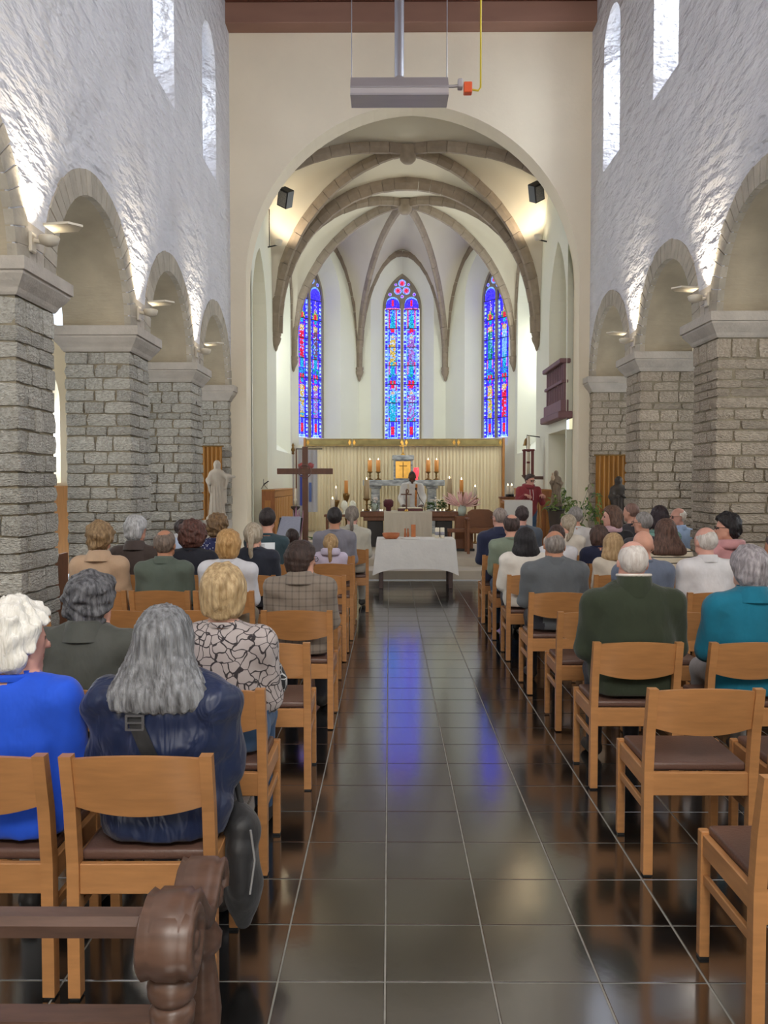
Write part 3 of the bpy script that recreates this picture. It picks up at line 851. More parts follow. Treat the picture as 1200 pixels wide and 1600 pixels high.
def np_mesh(name, V, Q, mids, mats):
    me = bpy.data.meshes.new(name)
    me.vertices.add(len(V)); me.vertices.foreach_set('co', V.astype(np.float32).ravel())
    me.loops.add(len(Q) * 4); me.loops.foreach_set('vertex_index', Q.astype(np.int32).ravel())
    me.polygons.add(len(Q)); me.polygons.foreach_set('loop_start', np.arange(0, len(Q) * 4, 4, dtype=np.int32))
    me.polygons.foreach_set('loop_total', np.full(len(Q), 4, np.int32)) if False else None
    for m in mats: me.materials.append(m)
    me.polygons.foreach_set('material_index', mids.astype(np.int32))
    me.polygons.foreach_set('use_smooth', np.ones(len(Q), bool))
    me.update(calc_edges=True); me.validate()
    return me
def rotm(yaw=0, pit=0, roll=0):
    cz, sz, cx, sx, cy_, sy_ = math.cos(yaw), math.sin(yaw), math.cos(pit), math.sin(pit), math.cos(roll), math.sin(roll)
    Z = np.array([[cz, -sz, 0], [sz, cz, 0], [0, 0, 1]]); X = np.array([[1, 0, 0], [0, cx, -sx], [0, sx, cx]]); Y = np.array([[cy_, 0, sy_], [0, 1, 0], [-sy_, 0, cy_]])
    return Z @ X @ Y

# hand template: palm down, fingers along +y, thumb on +x
def _hand():
    f = Field((-.06, -.04, -.06), (.08, .19, .04), .0055)
    f.cone((0, -.03, 0), (0, .02, 0), .024, .028, 0, .01, ((0, 0, 1), .75))
    f.ell((0, .045, 0), (.041, .05, .017), 0, .012)
    for x, l in ((-.031, .058), (-.0105, .072), (.011, .078), (.032, .07)):
        k1 = (x * 1.12, .085 + l * .5, -.004); k2 = (x * 1.15, .085 + l * .85, -.022); k3 = (x * 1.1, .085 + l, -.042)
        f.cone((x, .075, .002), k1, .0105, .0095, 0, .004).cone(k1, k2, .0095, .0085, 0, .004).cone(k2, k3, .0085, .0075, 0, .004)
    f.cone((.028, .018, -.004), (.055, .055, -.012), .014, .011, 0, .008).cone((.055, .055, -.012), (.058, .085, -.022), .011, .009, 0, .004)
    V, Q, _ = f.net(); return V, Q
HAND_V, HAND_Q = _hand()
def hand_at(wrist, yaw_, pit, mirror):
    V = HAND_V.copy(); Q = HAND_Q
    if mirror: V[:, 0] *= -1; Q = Q[:, ::-1]
    return V @ rotm(yaw_, pit).T + np.array(wrist), Q

HEAD_PIV = np.array([0, -.02, -.11])
def head_prims(f, hc, R, sc=1.0, beard=False):
    """head around its centre hc; R turns it about the neck"""
    T = lambda p: hc + R @ ((np.array(p) - HEAD_PIV) * sc) + HEAD_PIV
    f.ell(T((0, -.012, .026)), np.array((.075, .095, .092)) * sc, 0, .012, R)
    f.cone(T((0, .026, -.015)), T((0, .052, -.086)), .064 * sc, .031 * sc, 0, .02)
    f.cone(T((-.036, .02, -.06)), T((.036, .02, -.06)), .034 * sc, .034 * sc, 0, .02)
    f.cone(T((0, .085, .008)), T((0, .103, -.026)), .009 * sc, .0135 * sc, 0, .010)
    for s in (-1, 1):
        f.ell(T((s * .077, -.008, -.008)), np.array((.011, .021, .031)) * sc, 0, .006, R)
        f.ell(T((s * .031, .074, .008)), np.array((.012, .012, .009)) * sc, 4, .003, R)
        f.cone(T((s * .014, .084, .027)), T((s * .046, .074, .027)), .006 * sc, .005 * sc, 5, .004)
    f.cone(T((-.018, .083, -.055)), T((.018, .083, -.055)), .0065 * sc, .0065 * sc, 6, .003)
    return T

def hair_mesh(style, seed=0, h=.008):
    """hair in head space (head centre at the origin, face towards +y)"""
    r = np.random.RandomState(seed)
    lo, hi = (-.20, -.20, -.36), (.20, .15, .19)
    if style in ('short', 'spot', 'ring', 'thin', 'crop'): lo, hi = (-.115, -.14, -.12), (.115, .12, .16)
    f = Field(lo, hi, h); P = f.pts((slice(None),) * 3); x, y, z = P[..., 0], P[..., 1], P[..., 2]
    f.f[:] = 9
    def E_(c, rr):
        q = (P - np.array(c)) / np.array(rr); k0 = np.linalg.norm(q, axis=-1); k1 = np.linalg.norm(q / np.array(rr), axis=-1) + 1e-9
        return k0 * (k0 - 1) / k1
    sm = lambda a, b, k: np.minimum(a, b) - np.maximum(k - np.abs(a - b), 0) ** 2 / (4 * k)
    n = np.zeros(f.f.shape)
    fq = {'curly': 75, 'white_curly': 70, 'afro': 80}.get(style, 45)
    for i in range(6):
        w_ = r.normal(size=3) * fq
        n += np.sin(P @ w_ + r.uniform(0, 6) + 1.5 * np.sin(P @ (r.normal(size=3) * fq * .5)))
    n /= 2.4
    th = np.arctan2(x, -y)
    strand = np.sin(th * 34 + 3 * np.sin(z * 30 + seed)) * .5 + np.sin(th * 61 + z * 14) * .4
    th_ = {'crop': .004, 'short': .012, 'spot': .009, 'ring': .008, 'thin': .008, 'layered': .024, 'bob': .026, 'long': .022, 'curly': .034, 'white_curly': .03,
           'afro': .05, 'pony': .014, 'messy': .03}[style]
    d = E_((0, -.014, .028), (.075 + th_, .095 + th_, .092 + th_))
    ylim = np.interp(z, [-.12, -.05, -.02, .03, .065, .085, .2], [-.045, -.035, -.012, .02, .055, .085, .14])
    nape = -.085
    if style in ('layered', 'curly', 'white_curly', 'afro', 'messy'):
        d = sm(d, E_((0, -.045, -.035), (.078 + th_ * .5, .062 + th_ * .4, .075)), .03)
        nape = -.105; ylim = ylim + .012
    if style in ('bob', 'long'):
        zl = -.13 if style == 'bob' else -.19
        for k in range(6):
            t = k / 5; zz = -.02 + (zl + .05) * t
            d = sm(d, E_((0, -.035 - (.055 if style == 'long' else .012) * t, zz), (.092 + (.075 if style == 'long' else .03) * t, .076 - .004 * t, .07)), .03)
        nape = zl; ylim = np.interp(z, [-.4, -.10, -.03, .03, .065, .09, .2], [.0, .015, .02, .035, .06, .09, .14])
    if style == 'pony':
        d = sm(d, E_((0, -.125, .015), (.03, .03, .03)), .02)
        for k in range(5): d = sm(d, E_((0, -.14 - .012 * math.sin(k), -.02 - .035 * k), (.028 - .002 * k, .026, .035)), .02)
        pony = (y < -.10)
        nape = -.08
    if style in ('ring', 'thin', 'spot', 'crop'):                 # thin hair: the shell sinks into the scalp where it ends
        d0 = E_((0, -.012, .026), (.075, .095, .092))
        if style in ('ring', 'thin'): fade = np.clip((np.linalg.norm(P - np.array((0, .02, .135)), axis=-1) - (.118 if style == 'ring' else .100) + .008 * n) / .05, -.6, 1)
        elif style == 'spot': fade = np.clip((np.linalg.norm(P - np.array((0, -.045, .125)), axis=-1) - .062 + .004 * n) / .03, -.6, 1)
        else: fade = np.clip((.075 - y - .3 * np.clip(z, 0, 1)) / .02, -.6, 1)
        d = d0 - .0085 * fade * {'crop': .7, 'ring': .8, 'thin': .7}.get(style, 1.1)
    cut = np.maximum(y - ylim, nape - z)
    if style == 'pony': cut = np.where(pony, -1, cut)
    d = np.maximum(d, cut)
    amp = {'curly': .011, 'white_curly': .010, 'afro': .010, 'messy': .009, 'layered': .004, 'long': .0015, 'bob': .0015, 'ring': .0015, 'thin': .0015, 'crop': .001}.get(style, .0025)
    d = d + n * amp
    if style in ('long', 'bob', 'layered', 'pony', 'messy'): d = d + strand * {'long': .0045, 'bob': .003, 'pony': .003}.get(style, .002)
    f.f = np.clip(d, -.1, .1)
    V, Q, ids = f.net()
    return V, Q, ids * 0

def cloth(name, c, rough_=.85, var=.10, kind=None, c2=None):
    nm = 'cloth ' + name
    if nm in MATS: return MATS[nm]
    m = mat(nm, srgb(*c), rough_, var=var, vscale=7, bump=.6, bscale=11, sheen=.15, bstretch=(1, 1, .6))
    if rough_ < .5:                                        # crinkled nylon
        m.node_tree.nodes['Bump'].inputs['Distance'].default_value = .03; m.node_tree.nodes['Bump'].inputs['Strength'].default_value = .5
        for n_ in m.node_tree.nodes:
            if n_.type == 'TEX_NOISE' and n_.inputs['Scale'].default_value > 9: n_.inputs['Scale'].default_value = 13; n_.inputs['Distortion'].default_value = 1.2; n_.inputs['Detail'].default_value = 2
    if kind:
        nt = m.node_tree; b = nt.nodes['Principled BSDF']
        tc = nt.nodes.new('ShaderNodeTexCoord')
        mx = nt.nodes.new('ShaderNodeMix'); mx.data_type = 'RGBA'
        mx.inputs['A'].default_value = (*srgb(*c), 1); mx.inputs['B'].default_value = (*srgb(*c2), 1)
        if kind == 'floral':
            v = nt.nodes.new('ShaderNodeTexVoronoi'); v.feature = 'DISTANCE_TO_EDGE'; v.inputs['Scale'].default_value = 21
            n = nt.nodes.new('ShaderNodeTexNoise'); n.inputs['Scale'].default_value = 9
            ma = nt.nodes.new('ShaderNodeVectorMath'); ma.operation = 'MULTIPLY_ADD'
            ma.inputs[1].default_value = (.12, .12, .12)
            nt.links.new(n.outputs['Color'], ma.inputs[0]); nt.links.new(tc.outputs['Object'], ma.inputs[2])
            nt.links.new(tc.outputs['Object'], n.inputs['Vector']); nt.links.new(ma.outputs[0], v.inputs['Vector'])
            r = nt.nodes.new('ShaderNodeMapRange'); r.inputs['From Min'].default_value = .035; r.inputs['From Max'].default_value = .06
            r.inputs['To Min'].default_value = 1; r.inputs['To Max'].default_value = 0
            nt.links.new(v.outputs['Distance'], r.inputs['Value']); nt.links.new(r.outputs['Result'], mx.inputs['Factor'])
        else:
            sp = nt.nodes.new('ShaderNodeSeparateXYZ'); nt.links.new(tc.outputs['Object'], sp.inputs[0])
            def band(sock, period, duty):
                a = nt.nodes.new('ShaderNodeMath'); a.operation = 'DIVIDE'; a.inputs[1].default_value = period
                nt.links.new(sock, a.inputs[0])
                q = nt.nodes.new('ShaderNodeMath'); q.operation = 'FRACT'; nt.links.new(a.outputs[0], q.inputs[0])
                l = nt.nodes.new('ShaderNodeMath'); l.operation = 'LESS_THAN'; l.inputs[1].default_value = duty
                nt.links.new(q.outputs[0], l.inputs[0]); return l.outputs[0]
            if kind == 'stripe':
                nt.links.new(band(sp.outputs['Z'], .052, .16), mx.inputs['Factor'])
            elif kind == 'plaid':
                s1 = band(sp.outputs['X'], .045, .22); s2 = band(sp.outputs['Z'], .05, .2)
                a = nt.nodes.new('ShaderNodeMath'); a.operation = 'ADD'; nt.links.new(s1, a.inputs[0]); nt.links.new(s2, a.inputs[1])
                q = nt.nodes.new('ShaderNodeMath'); q.operation = 'MULTIPLY'; q.inputs[1].default_value = .38; nt.links.new(a.outputs[0], q.inputs[0])
                nt.links.new(q.outputs[0], mx.inputs['Factor'])
            elif kind == 'dots':
                v = nt.nodes.new('ShaderNodeTexVoronoi'); v.inputs['Scale'].default_value = 38
                nt.links.new(tc.outputs['Object'], v.inputs['Vector'])
                l = nt.nodes.new('ShaderNodeMath'); l.operation = 'LESS_THAN'; l.inputs[1].default_value = .22
                nt.links.new(v.outputs['Distance'], l.inputs[0]); nt.links.new(l.outputs[0], mx.inputs['Factor'])
        nt.links.new(mx.outputs['Result'], b.inputs['Base Color'])
    return m
def hairmat(c, c2=None):
    nm = 'hair %s' % (c,)
    c2 = c2 or tuple(min(255, int(v * 1.45 + 14)) for v in c)
    return mat(nm, srgb(*c), .5, col2=srgb(*c2), vscale=30, stretch=(2.2, 2.2, .35), bump=.5, bscale=70, bstretch=(2, 2, .3), spec=.35)
SKINS = {'fair': (214, 160, 138), 'pale': (222, 176, 156), 'tan': (186, 132, 104), 'dark': (88, 58, 46), 'pink': (212, 160, 144)}
def skinmat(k): return mat('skin ' + k, srgb(*SKINS[k]), .5, var=.06, vscale=12, spec=.35)
M_EYE = mat('eye', srgb(70, 60, 56), .3); M_BROW = mat('brow', srgb(92, 72, 58), .8); M_LIP = mat('lip', srgb(170, 98, 90), .5)
M_SHOE = mat('shoe leather', srgb(48, 44, 42), .5)

def collar_part(parent, c, rx, ry, m, kind, sc=1.0):
    """neckband around the neck; c = centre at the neck base"""
    mb = MB(); n = 22; rows = []
    prof = {'crew': [(1.16, -.012), (1.22, .002), (1.14, .012), (1.03, .006)],
            'shirt': [(1.42, -.028), (1.30, .006), (1.14, .030), (1.05, .028), (1.06, -.01)],
            'coat': [(1.95, -.045), (1.75, -.012), (1.38, .030), (1.22, .040), (1.12, .03), (1.14, -.02)],
            'fleece': [(1.75, -.06), (1.68, -.01), (1.52, .045), (1.40, .055), (1.22, .045), (1.2, -.02)],
            'hood': [(1.5, -.03), (2.1, -.05), (2.35, -.02), (2.2, .025), (1.7, .04), (1.2, .02), (1.1, -.02)],
            'scarf': [(1.5, -.03), (1.75, -.01), (1.7, .03), (1.35, .045), (1.05, .03)]}[kind]
    for k, z in prof:
        row = []
        for i in range(n):
            a = 2 * PI * i / n
            back = .5 - .5 * math.sin(a)                  # 1 at the back (-y)
            kk = 1 + (k - 1) * (.55 + .45 * back)
            row.append((c[0] + rx * kk * math.cos(a) * sc, c[1] + ry * kk * math.sin(a) * sc, c[2] + z * sc - .018 * (1 - back) * sc))
        rows.append(row)
    mb.grid(rows, True, True)
    return mb.build({'hood': 'hood', 'scarf': 'scarf'}.get(kind, 'collar'), m, parent)
def glasses_part(parent, T, R):
    g = MB()
    for s in (-1, 1):
        ring = [T((s * .031 + .022 * math.cos(a), .094, .006 + .017 * math.sin(a))) for a in np.linspace(0, 2 * PI, 13)]
        g.tube(ring, .0022, 5, False)
        g.tube([T((s * .053, .092, .012)), T((s * .080, .03, .012)), T((s * .082, -.02, .006))], .002, 5)
    g.tube([T((-.01, .098, .01)), T((.01, .098, .01))], .002, 5)
    return g.build('glasses', M_BLACK, parent)

PEOPLE = {}
def seated(key, x, y, top, label, hair, hcol, shirt, skin='fair', pants=None, w=1.0, hy=0.0, hp=0.0, hr=0.0, by=0.0, collar='crew', cmat=None,
           size=1.0, lean=(0, 0), thick=1.0, glasses=False, h=None, coat=False, sleeves=True, wr=.004, hc2=None, chest=1.0):
    h = h or (.0125 if y < 4 else .015 if y < 7 else .018)
    s = (top - .46) / (1.262 - .46)
    Z = lambda z: .46 + (z - .46) * s
    sz = size
    f = Field((-.40, -.10, -.005), (.40, .78, top + .03), h)
    pants = pants or cloth('dark trousers', (46, 46, 54))
    wd = w * sz; lx, ly = lean
    T1 = lambda p: (p[0] + lx * max(0, (p[2] - .5)) * 2, p[1] + ly * max(0, (p[2] - .5)) * 2, p[2])
    # trunk (1 = top garment)
    f.cone((-.06 * wd, .165, Z(.575)), (.06 * wd, .165, Z(.575)), .135 * sz * thick, .135 * sz * thick, 1 if coat else 2, .05, ((0, 1, 0), .85))
    f.cone(T1((0, .16, Z(.60))), T1((0, .155, Z(.78))), .155 * wd * thick, .150 * wd * thick, 1, .05, ((0, 1, 0), .74))
    f.cone(T1((-.035 * wd, .15, Z(.76))), T1((-.04 * wd, .14, Z(.90))), .135 * wd * thick, .135 * wd, 1, .05, ((0, 1, 0), .78))
    f.cone(T1((.035 * wd, .15, Z(.76))), T1((.04 * wd, .14, Z(.90))), .135 * wd * thick, .135 * wd, 1, .05, ((0, 1, 0), .78))
    nb = np.array(T1((0, .135, Z(1.005))))
    for sd in (-1, 1):
        sh = np.array(T1((sd * .168 * wd, .13, Z(.945))))
        f.cone(nb + np.array((sd * .04, 0, -.035)), sh, .054 * sz, .066 * sz, 1, .05)
        el = np.array(T1((sd * .196 * wd, .185, Z(.70)))); wrp = np.array((sd * .10 * sz, .40, .635))
        f.cone(sh, el, .066 * sz * (1.1 if coat else 1), .052 * sz * (1.15 if coat else 1), 1, .035)
        f.cone(el, wrp, .050 * sz * (1.15 if coat else 1), .034 * sz, 1 if sleeves else 0, .03)
        f.cone((sd * .085 * sz, .19, .555), (sd * .105 * sz, .55 * (.5 + .5 * sz), .525), .092 * sz, .066 * sz, 2, .04)
        f.cone((sd * .105 * sz, .55 * (.5 + .5 * sz), .515), (sd * .11 * sz, .53 * (.5 + .5 * sz), .11), .062 * sz, .045 * sz, 2, .03)
        f.cone((sd * .11 * sz, .51 * (.5 + .5 * sz), .055), (sd * .125 * sz, .65 * (.5 + .5 * sz), .042), .046 * sz, .036 * sz, 3, .02)
    if coat:
        f.cone((-.08, .12, .53), (.08, .12, .53), .11 * wd, .11 * wd, 1, .04, ((0, 1, 0), .8))
    # neck and head
    R = rotm(hy, hp, hr)
    hc = np.array(T1((0, .165, Z(1.262) - .118 * (.6 + .4 * sz))))
    hs = .6 + .4 * sz
    f.cone(nb + np.array((0, 0, -.02)), hc + np.array((0, -.02, -.06)), .056 * hs, .050 * hs, 0, .022)
    T = head_prims(f, hc, R, hs)
    if wr: f.wrinkle(wr, 26, [1], hash(key) % 1000 if False else len(PEOPLE) + 1, .8)
    gz = f.ax[2][None, None, :]; gy = f.ax[1][None, :, None]   # pressed flat on the seat and against the backrest
    f.f = np.where((gy < .425) & (gz < .6), np.maximum(f.f, .482 - gz), f.f)
    f.f = np.where(gz < .82, np.maximum(f.f, .024 - gy - np.clip(gz - .6, 0, .2) * .18), f.f)
    V, Q, ids = f.net()
    # hands
    parts = [(V, Q, ids)]
    off = len(V)
    for sd in (-1, 1):
        hv, hq = hand_at((sd * .095 * sz, .405, .628), sd * .30, -.12, sd > 0)
        parts.append((hv, hq + off, np.zeros(len(hq), np.int8))); off += len(hv)
    V = np.concatenate([p[0] for p in parts]); Q = np.concatenate([p[1] for p in parts]); ids = np.concatenate([p[2] for p in parts])
    me = np_mesh('person', V, Q, ids, [skinmat(skin), shirt, pants, M_SHOE, M_EYE, M_BROW, M_LIP])
    o = link('person', me, None, None, (x + .2 * math.sin(by), y + .2 - .2 * math.cos(by), 0)); o.rotation_euler = (0, 0, by)
    tag(o, label, 'person', 'people seated in the church')
    if hair:
        hv, hq, hi_ = hair_mesh(hair, len(PEOPLE) * 3 + 1, .0065 if y < 4 else .008 if y < 7 else .010)
        hv = (hv - HEAD_PIV) * hs @ R.T + HEAD_PIV + hc
        hm = np_mesh('hair', hv, hq, hi_, [hairmat(hcol, hc2)])
        link('hair', hm, None, o)
    if collar: collar_part(o, nb + np.array((0, .0, .040 if collar == 'fleece' else .026)), .064 * hs, .066 * hs, cmat or shirt, collar, .6 + .4 * sz)
    if collar == 'fleece':
        ring = [(nb[0] + .088 * math.cos(a), nb[1] + .09 * math.sin(a), nb[2] + .097 - .018 * (.5 + .5 * math.sin(a))) for a in np.linspace(0, 2 * PI, 25)]
        MB().tube(ring, .008, 6, False).build('collar_lining', cloth('white lining', (222, 214, 204)), o)
    if glasses: glasses_part(o, T, R)
    PEOPLE[key] = (o, V, T)
    return o
# ================================================================ CHAIRS
def chair_protos():
    P = {}
    def post(sx):
        mb = MB(); prof = [(0, 0), (.43, 0), (.60, -.018), (.785, -.058)]
        w2, d2 = .019, .021; rows = []
        for z, yy in prof:
            t = 1.0 if z < .7 else .9
            rows.append([(sx * .214 - w2, yy - d2 * t, z), (sx * .214 + w2, yy - d2 * t, z), (sx * .214 + w2, yy + d2 * t, z), (sx * .214 - w2, yy + d2 * t, z)])
        mb.grid(rows, False, True); mb.quad(*rows[-1]); mb.quad(*rows[0][::-1]); return mb.mesh('leg')
    P['leg'] = [post(-1), post(1)]
    for sx in (-1, 1): P['leg'].append(MB().bbox(sx * .214 - .017, sx * .214 + .017, .385, .42, 0, .435, .003).mesh('leg'))
    # backrest: panel bowed in plan, arched top and bottom
    mb = MB(); n = 12
    def pt(u, v, front):
        xx = -.197 + .394 * u; q = 1 - (2 * u - 1) ** 2
        zt = .782 + .016 * q; zb = .622 - .030 * q
        z = zb + (zt - zb) * v
        yy = -.018 - (z - .60) / .185 * .040 - .024 * q * (.6 + .4 * v)
        return (xx, yy + (.008 if front else -.008), z)
    for fr in (True, False):
        mb.grid([[pt(i / n, j / 4, fr) for j in range(5)] for i in range(n + 1)], True)
    mb.grid([[pt(i / n, 1, False), pt(i / n, 1, True)] for i in range(n + 1)], False)
    mb.grid([[pt(i / n, 0, False), pt(i / n, 0, True)] for i in range(n + 1)], False)
    P['backrest'] = [mb.mesh('backrest')]
    P['seat_rail'] = [MB().bbox(-.196, .196, -.012, .012, .335, .432, .003).mesh('seat_rail'), MB().bbox(-.198, .198, .392, .412, .355, .43, .003).mesh('seat_rail')] + \
                     [MB().bbox(sx * .214 - .012, sx * .214 + .012, .02, .39, .362, .434, .003).mesh('seat_rail') for sx in (-1, 1)]
    P['stretcher'] = [MB().bbox(sx * .214 - .009, sx * .214 + .009, .02, .388, .262, .296, .003).mesh('stretcher') for sx in (-1, 1)]
    bm = bmesh.new(); bmesh.ops.create_cube(bm, size=1)
    for v in bm.verts:
        v.co = Vector((v.co.x * (.40 if v.co.y < 0 else .41), .21 + v.co.y * .375, .445 + v.co.z * .036))
    bmesh.ops.bevel(bm, geom=bm.edges[:], offset=.014, segments=3, affect='EDGES', profile=.6)
    for v in bm.verts:
        if v.co.z > .45: v.co.z += .010 * max(0, 1 - (v.co.x / .2) ** 2) * max(0, 1 - ((v.co.y - .21) / .19) ** 2)
    me = bpy.data.meshes.new('seat'); bm.to_mesh(me); bm.free()
    me.polygons.foreach_set('use_smooth', [True] * len(me.polygons))
    P['seat'] = [me]
    for k, l in P.items():
        for me in l: me.materials.append({'seat': M_SEATPAD, 'backrest': M_CHAIRH}.get(k, M_CHAIR))
    P['foot'] = [MB().box(-.016, .016, -.016, .016, 0, .010).mesh('foot_cap')]; P['foot'][0].materials.append(M_BLACK)
    return P
CH = chair_protos()
def chair(x, y, label, rz=0.0):
    c = empty('church_chair', (x, y, 0), rz, label, 'chair', 'rows of beech church chairs')
    for k in ('leg', 'backrest', 'seat_rail', 'stretcher', 'seat'):
        for i, me in enumerate(CH[k]):
            o = link(k, me, None, c)
            if k == 'leg': o.location.z = .008
            if k == 'leg' and y < 5:
                f_ = link('foot_cap', CH['foot'][0], None, o); f_.location = ((-1, 1)[i % 2] * .214, 0 if i < 2 else .4025, -.008)
    return c
# ================================================================ CAST
K = cloth
jeans = K('jeans', (66, 96, 132)); khaki = K('khaki', (150, 136, 114)); black = K('black', (30, 30, 34)); grey_t = K('grey trousers', (96, 94, 92))
ppl = []   # key, X, rear-leg Y of the chair, head top, chair X, who, kwargs
def P_(key, X, Y, top, who, **k): ppl.append((key, X, Y, top, who, k))
# --- left block
P_('white', -1.245, 2.57, 1.215, 'person with curly white hair in a bright blue cardigan', hair='white_curly', hcol=(226, 222, 212), hc2=(246, 244, 238), shirt=K('royal blue', (22, 82, 214), .8), skin='pink', hy=-.75, coat=True, w=.94, pants=K('light grey trousers', (170, 172, 176)))
P_('navy', -.745, 2.57, 1.205, 'person with long grey hair in a shiny navy rain jacket', hair='long', hcol=(84, 84, 86), hc2=(150, 152, 156), shirt=K('navy nylon', (22, 36, 70), .42), hy=.0, coat=True, w=1.06, thick=1.10, wr=.010, collar=None)
P_('floral', -.71, 3.385, 1.26, 'person with short blond hair in a grey floral blouse', hair='layered', hcol=(150, 122, 84), hc2=(206, 180, 138), shirt=K('grey floral', (176, 166, 164), .8, .1, 'floral', (46, 40, 44)), skin='pale', pants=jeans, w=1.0, hy=.1)
P_('olive', -1.33, 3.385, 1.215, 'person with wavy dark grey hair in a dark olive jacket', hair='messy', hcol=(46, 46, 50), hc2=(120, 120, 124), shirt=K('dark olive', (70, 72, 66), .7), coat=True, collar='coat', w=1.1, hy=-.45, lean=(.02, .06))
P_('plaid', -.60, 5.42, 1.215, 'person with short dark brown hair in a brown plaid jacket', hair='layered', hcol=(42, 30, 26), shirt=K('brown plaid', (134, 122, 110), .85, .1, 'plaid', (88, 78, 72)), hy=-.8, coat=True, collar='coat', glasses=True, w=1.02)
P_('white_top', -1.27, 6.39, 1.235, 'person with curly strawberry blond hair in a pale grey top', hair='layered', hcol=(158, 116, 66), hc2=(206, 166, 112), shirt=K('pale grey', (206, 206, 212)), skin='pink', w=.98, pants=khaki)
P_('greenshirt', -1.775, 6.39, 1.245, 'balding person in a dark sage green shirt', hair='spot', hcol=(88, 76, 68), shirt=K('dark sage', (86, 96, 86)), skin='tan', collar='shirt', w=.96)
P_('trench', -2.285, 6.39, 1.30, 'person with wavy brown hair in a beige trench coat', hair='messy', hcol=(112, 88, 62), hc2=(164, 136, 100), shirt=K('beige', (188, 158, 130)), coat=True, collar='coat', w=.94)
P_('greybrown', -2.33, 7.46, 1.30, 'person with short grey hair in a dark brown jacket', hair='layered', hcol=(150, 150, 152), hc2=(206, 206, 208), shirt=K('dark brown', (72, 60, 56)), coat=True, collar='coat', hy=-.5)
P_('auburn', -1.81, 7.46, 1.235, 'person with bushy auburn hair in a black top', hair='afro', hcol=(66, 40, 34), shirt=K('black navy', (28, 30, 42)), w=1.0)
P_('ponygrey', -1.25, 7.46, 1.24, 'person with an ash blond ponytail in a black top', hair='pony', hcol=(150, 134, 112), hc2=(196, 184, 164), shirt=K('ink', (30, 34, 48)), w=1.05)
P_('dotted', -1.79, 8.48, 1.27, 'person with curly brown hair in a navy dotted dress', hair='curly', hcol=(92, 70, 50), hc2=(150, 120, 86), shirt=K('navy dots', (28, 34, 84), .8, .1, 'dots', (210, 210, 220)), hy=-.5)
P_('tealtee', -1.27, 8.48, 1.345, 'person with short black hair in a dark teal tee', hair='short', hcol=(34, 28, 28), shirt=K('dark teal', (52, 72, 80)), w=1.0, skin='fair')
P_('lilac', -.61, 8.48, 1.085, 'child with a fair ponytail in a lilac hoodie', hair='pony', hcol=(150, 118, 78), hc2=(196, 164, 120), shirt=K('lilac', (200, 190, 212)), size=.74, collar='hood')
P_('sweater', -.63, 9.4, 1.325, 'person with short black hair in a grey sweater', hair='short', hcol=(30, 26, 26), shirt=K('grey sweater', (128, 126, 136)), w=1.08, skin='tan')
P_('toddler', -1.12, 9.4, 1.09, 'small child with short black hair beside the music stand', hair='short', hcol=(36, 26, 24), shirt=K('dark red', (92, 48, 48)), size=.7, skin='dark')
P_('bluelight', -2.36, 9.4, 1.18, 'person with dark hair in a light blue shirt behind the auburn hair', hair='short', hcol=(40, 32, 32), shirt=K('light blue', (176, 190, 214)), hy=-.4)
P_('darkfar', -2.62, 10.3, 1.14, 'person with dark hair farthest along the stone piers', hair='short', hcol=(44, 34, 34), shirt=K('white cotton', (222, 222, 226)), hy=-.3)
P_('greypony', -.47, 10.3, 1.31, 'person with a thin grey ponytail in a beige shirt', hair='pony', hcol=(110, 98, 88), hc2=(150, 140, 130), shirt=K('sand', (188, 184, 170)), collar='shirt', skin='pink', pants=K('stone chinos', (190, 186, 176)))
# --- right block
P_('fleece', 1.325, 4.37, 1.305, 'person with thin white hair in a dark green fleece', hair='thin', hcol=(196, 184, 176), hc2=(230, 224, 218), shirt=K('forest green', (46, 54, 38), .95), skin='pink', coat=True, w=1.26, thick=1.10, collar='fleece', cmat=K('green fleece', (48, 56, 40), .95), wr=.004)
P_('teal', 1.96, 4.37, 1.265, 'person with short grey hair in a teal fleece', hair='layered', hcol=(118, 112, 116), hc2=(178, 172, 176), shirt=K('teal', (8, 108, 134), .9), skin='pale', coat=True, w=1.12, collar='coat', hy=.2, pants=K('pale grey slacks', (170, 168, 166)))
P_('greyshirt', 1.285, 6.31, 1.245, 'balding person in a slate grey shirt', hair='ring', hcol=(110, 100, 94), hc2=(160, 152, 146), shirt=K('slate', (92, 96, 100)), skin='tan', collar='shirt', w=1.16)
P_('bluegrey', 1.97, 6.31, 1.245, 'bald person in a blue grey shirt', hair=None, hcol=None, shirt=K('blue grey', (102, 112, 132)), skin='fair', w=1.02, pants=jeans)
P_('whiteshirt', 2.48, 6.31, 1.27, 'bald person in a creased white shirt', hair='ring', hcol=(186, 176, 168), hc2=(226, 220, 214), shirt=K('white cotton shirt', (220, 218, 220)), skin='pink', collar='shirt', hy=.3, w=1.0, lean=(.0, .04))
P_('checked', 3.02, 6.31, 1.22, 'person with dark hair in a pale checked shirt at the frame edge', hair='short', hcol=(56, 48, 46), shirt=K('pale check', (196, 202, 222), .8, .1, 'plaid', (140, 150, 180)), hy=.6, skin='tan')
P_('whitejacket', 1.25, 7.5, 1.185, 'person with a black bob in a white jacket', hair='bob', hcol=(24, 22, 24), shirt=K('ivory', (224, 218, 208)), coat=True, w=1.0)
P_('girl', 2.06, 7.5, 1.145, 'child with fair straight hair in front of the striped sweater', hair='bob', hcol=(158, 126, 88), hc2=(204, 174, 132), shirt=K('cream knit', (210, 200, 184)), size=.8)
P_('stripe', 2.54, 7.5, 1.27, 'person with long brown hair in a cream striped sweater', hair='long', hcol=(66, 46, 40), hc2=(112, 84, 72), shirt=K('cream stripe', (216, 204, 180), .9, .05, 'stripe', (36, 32, 34)), w=1.05)
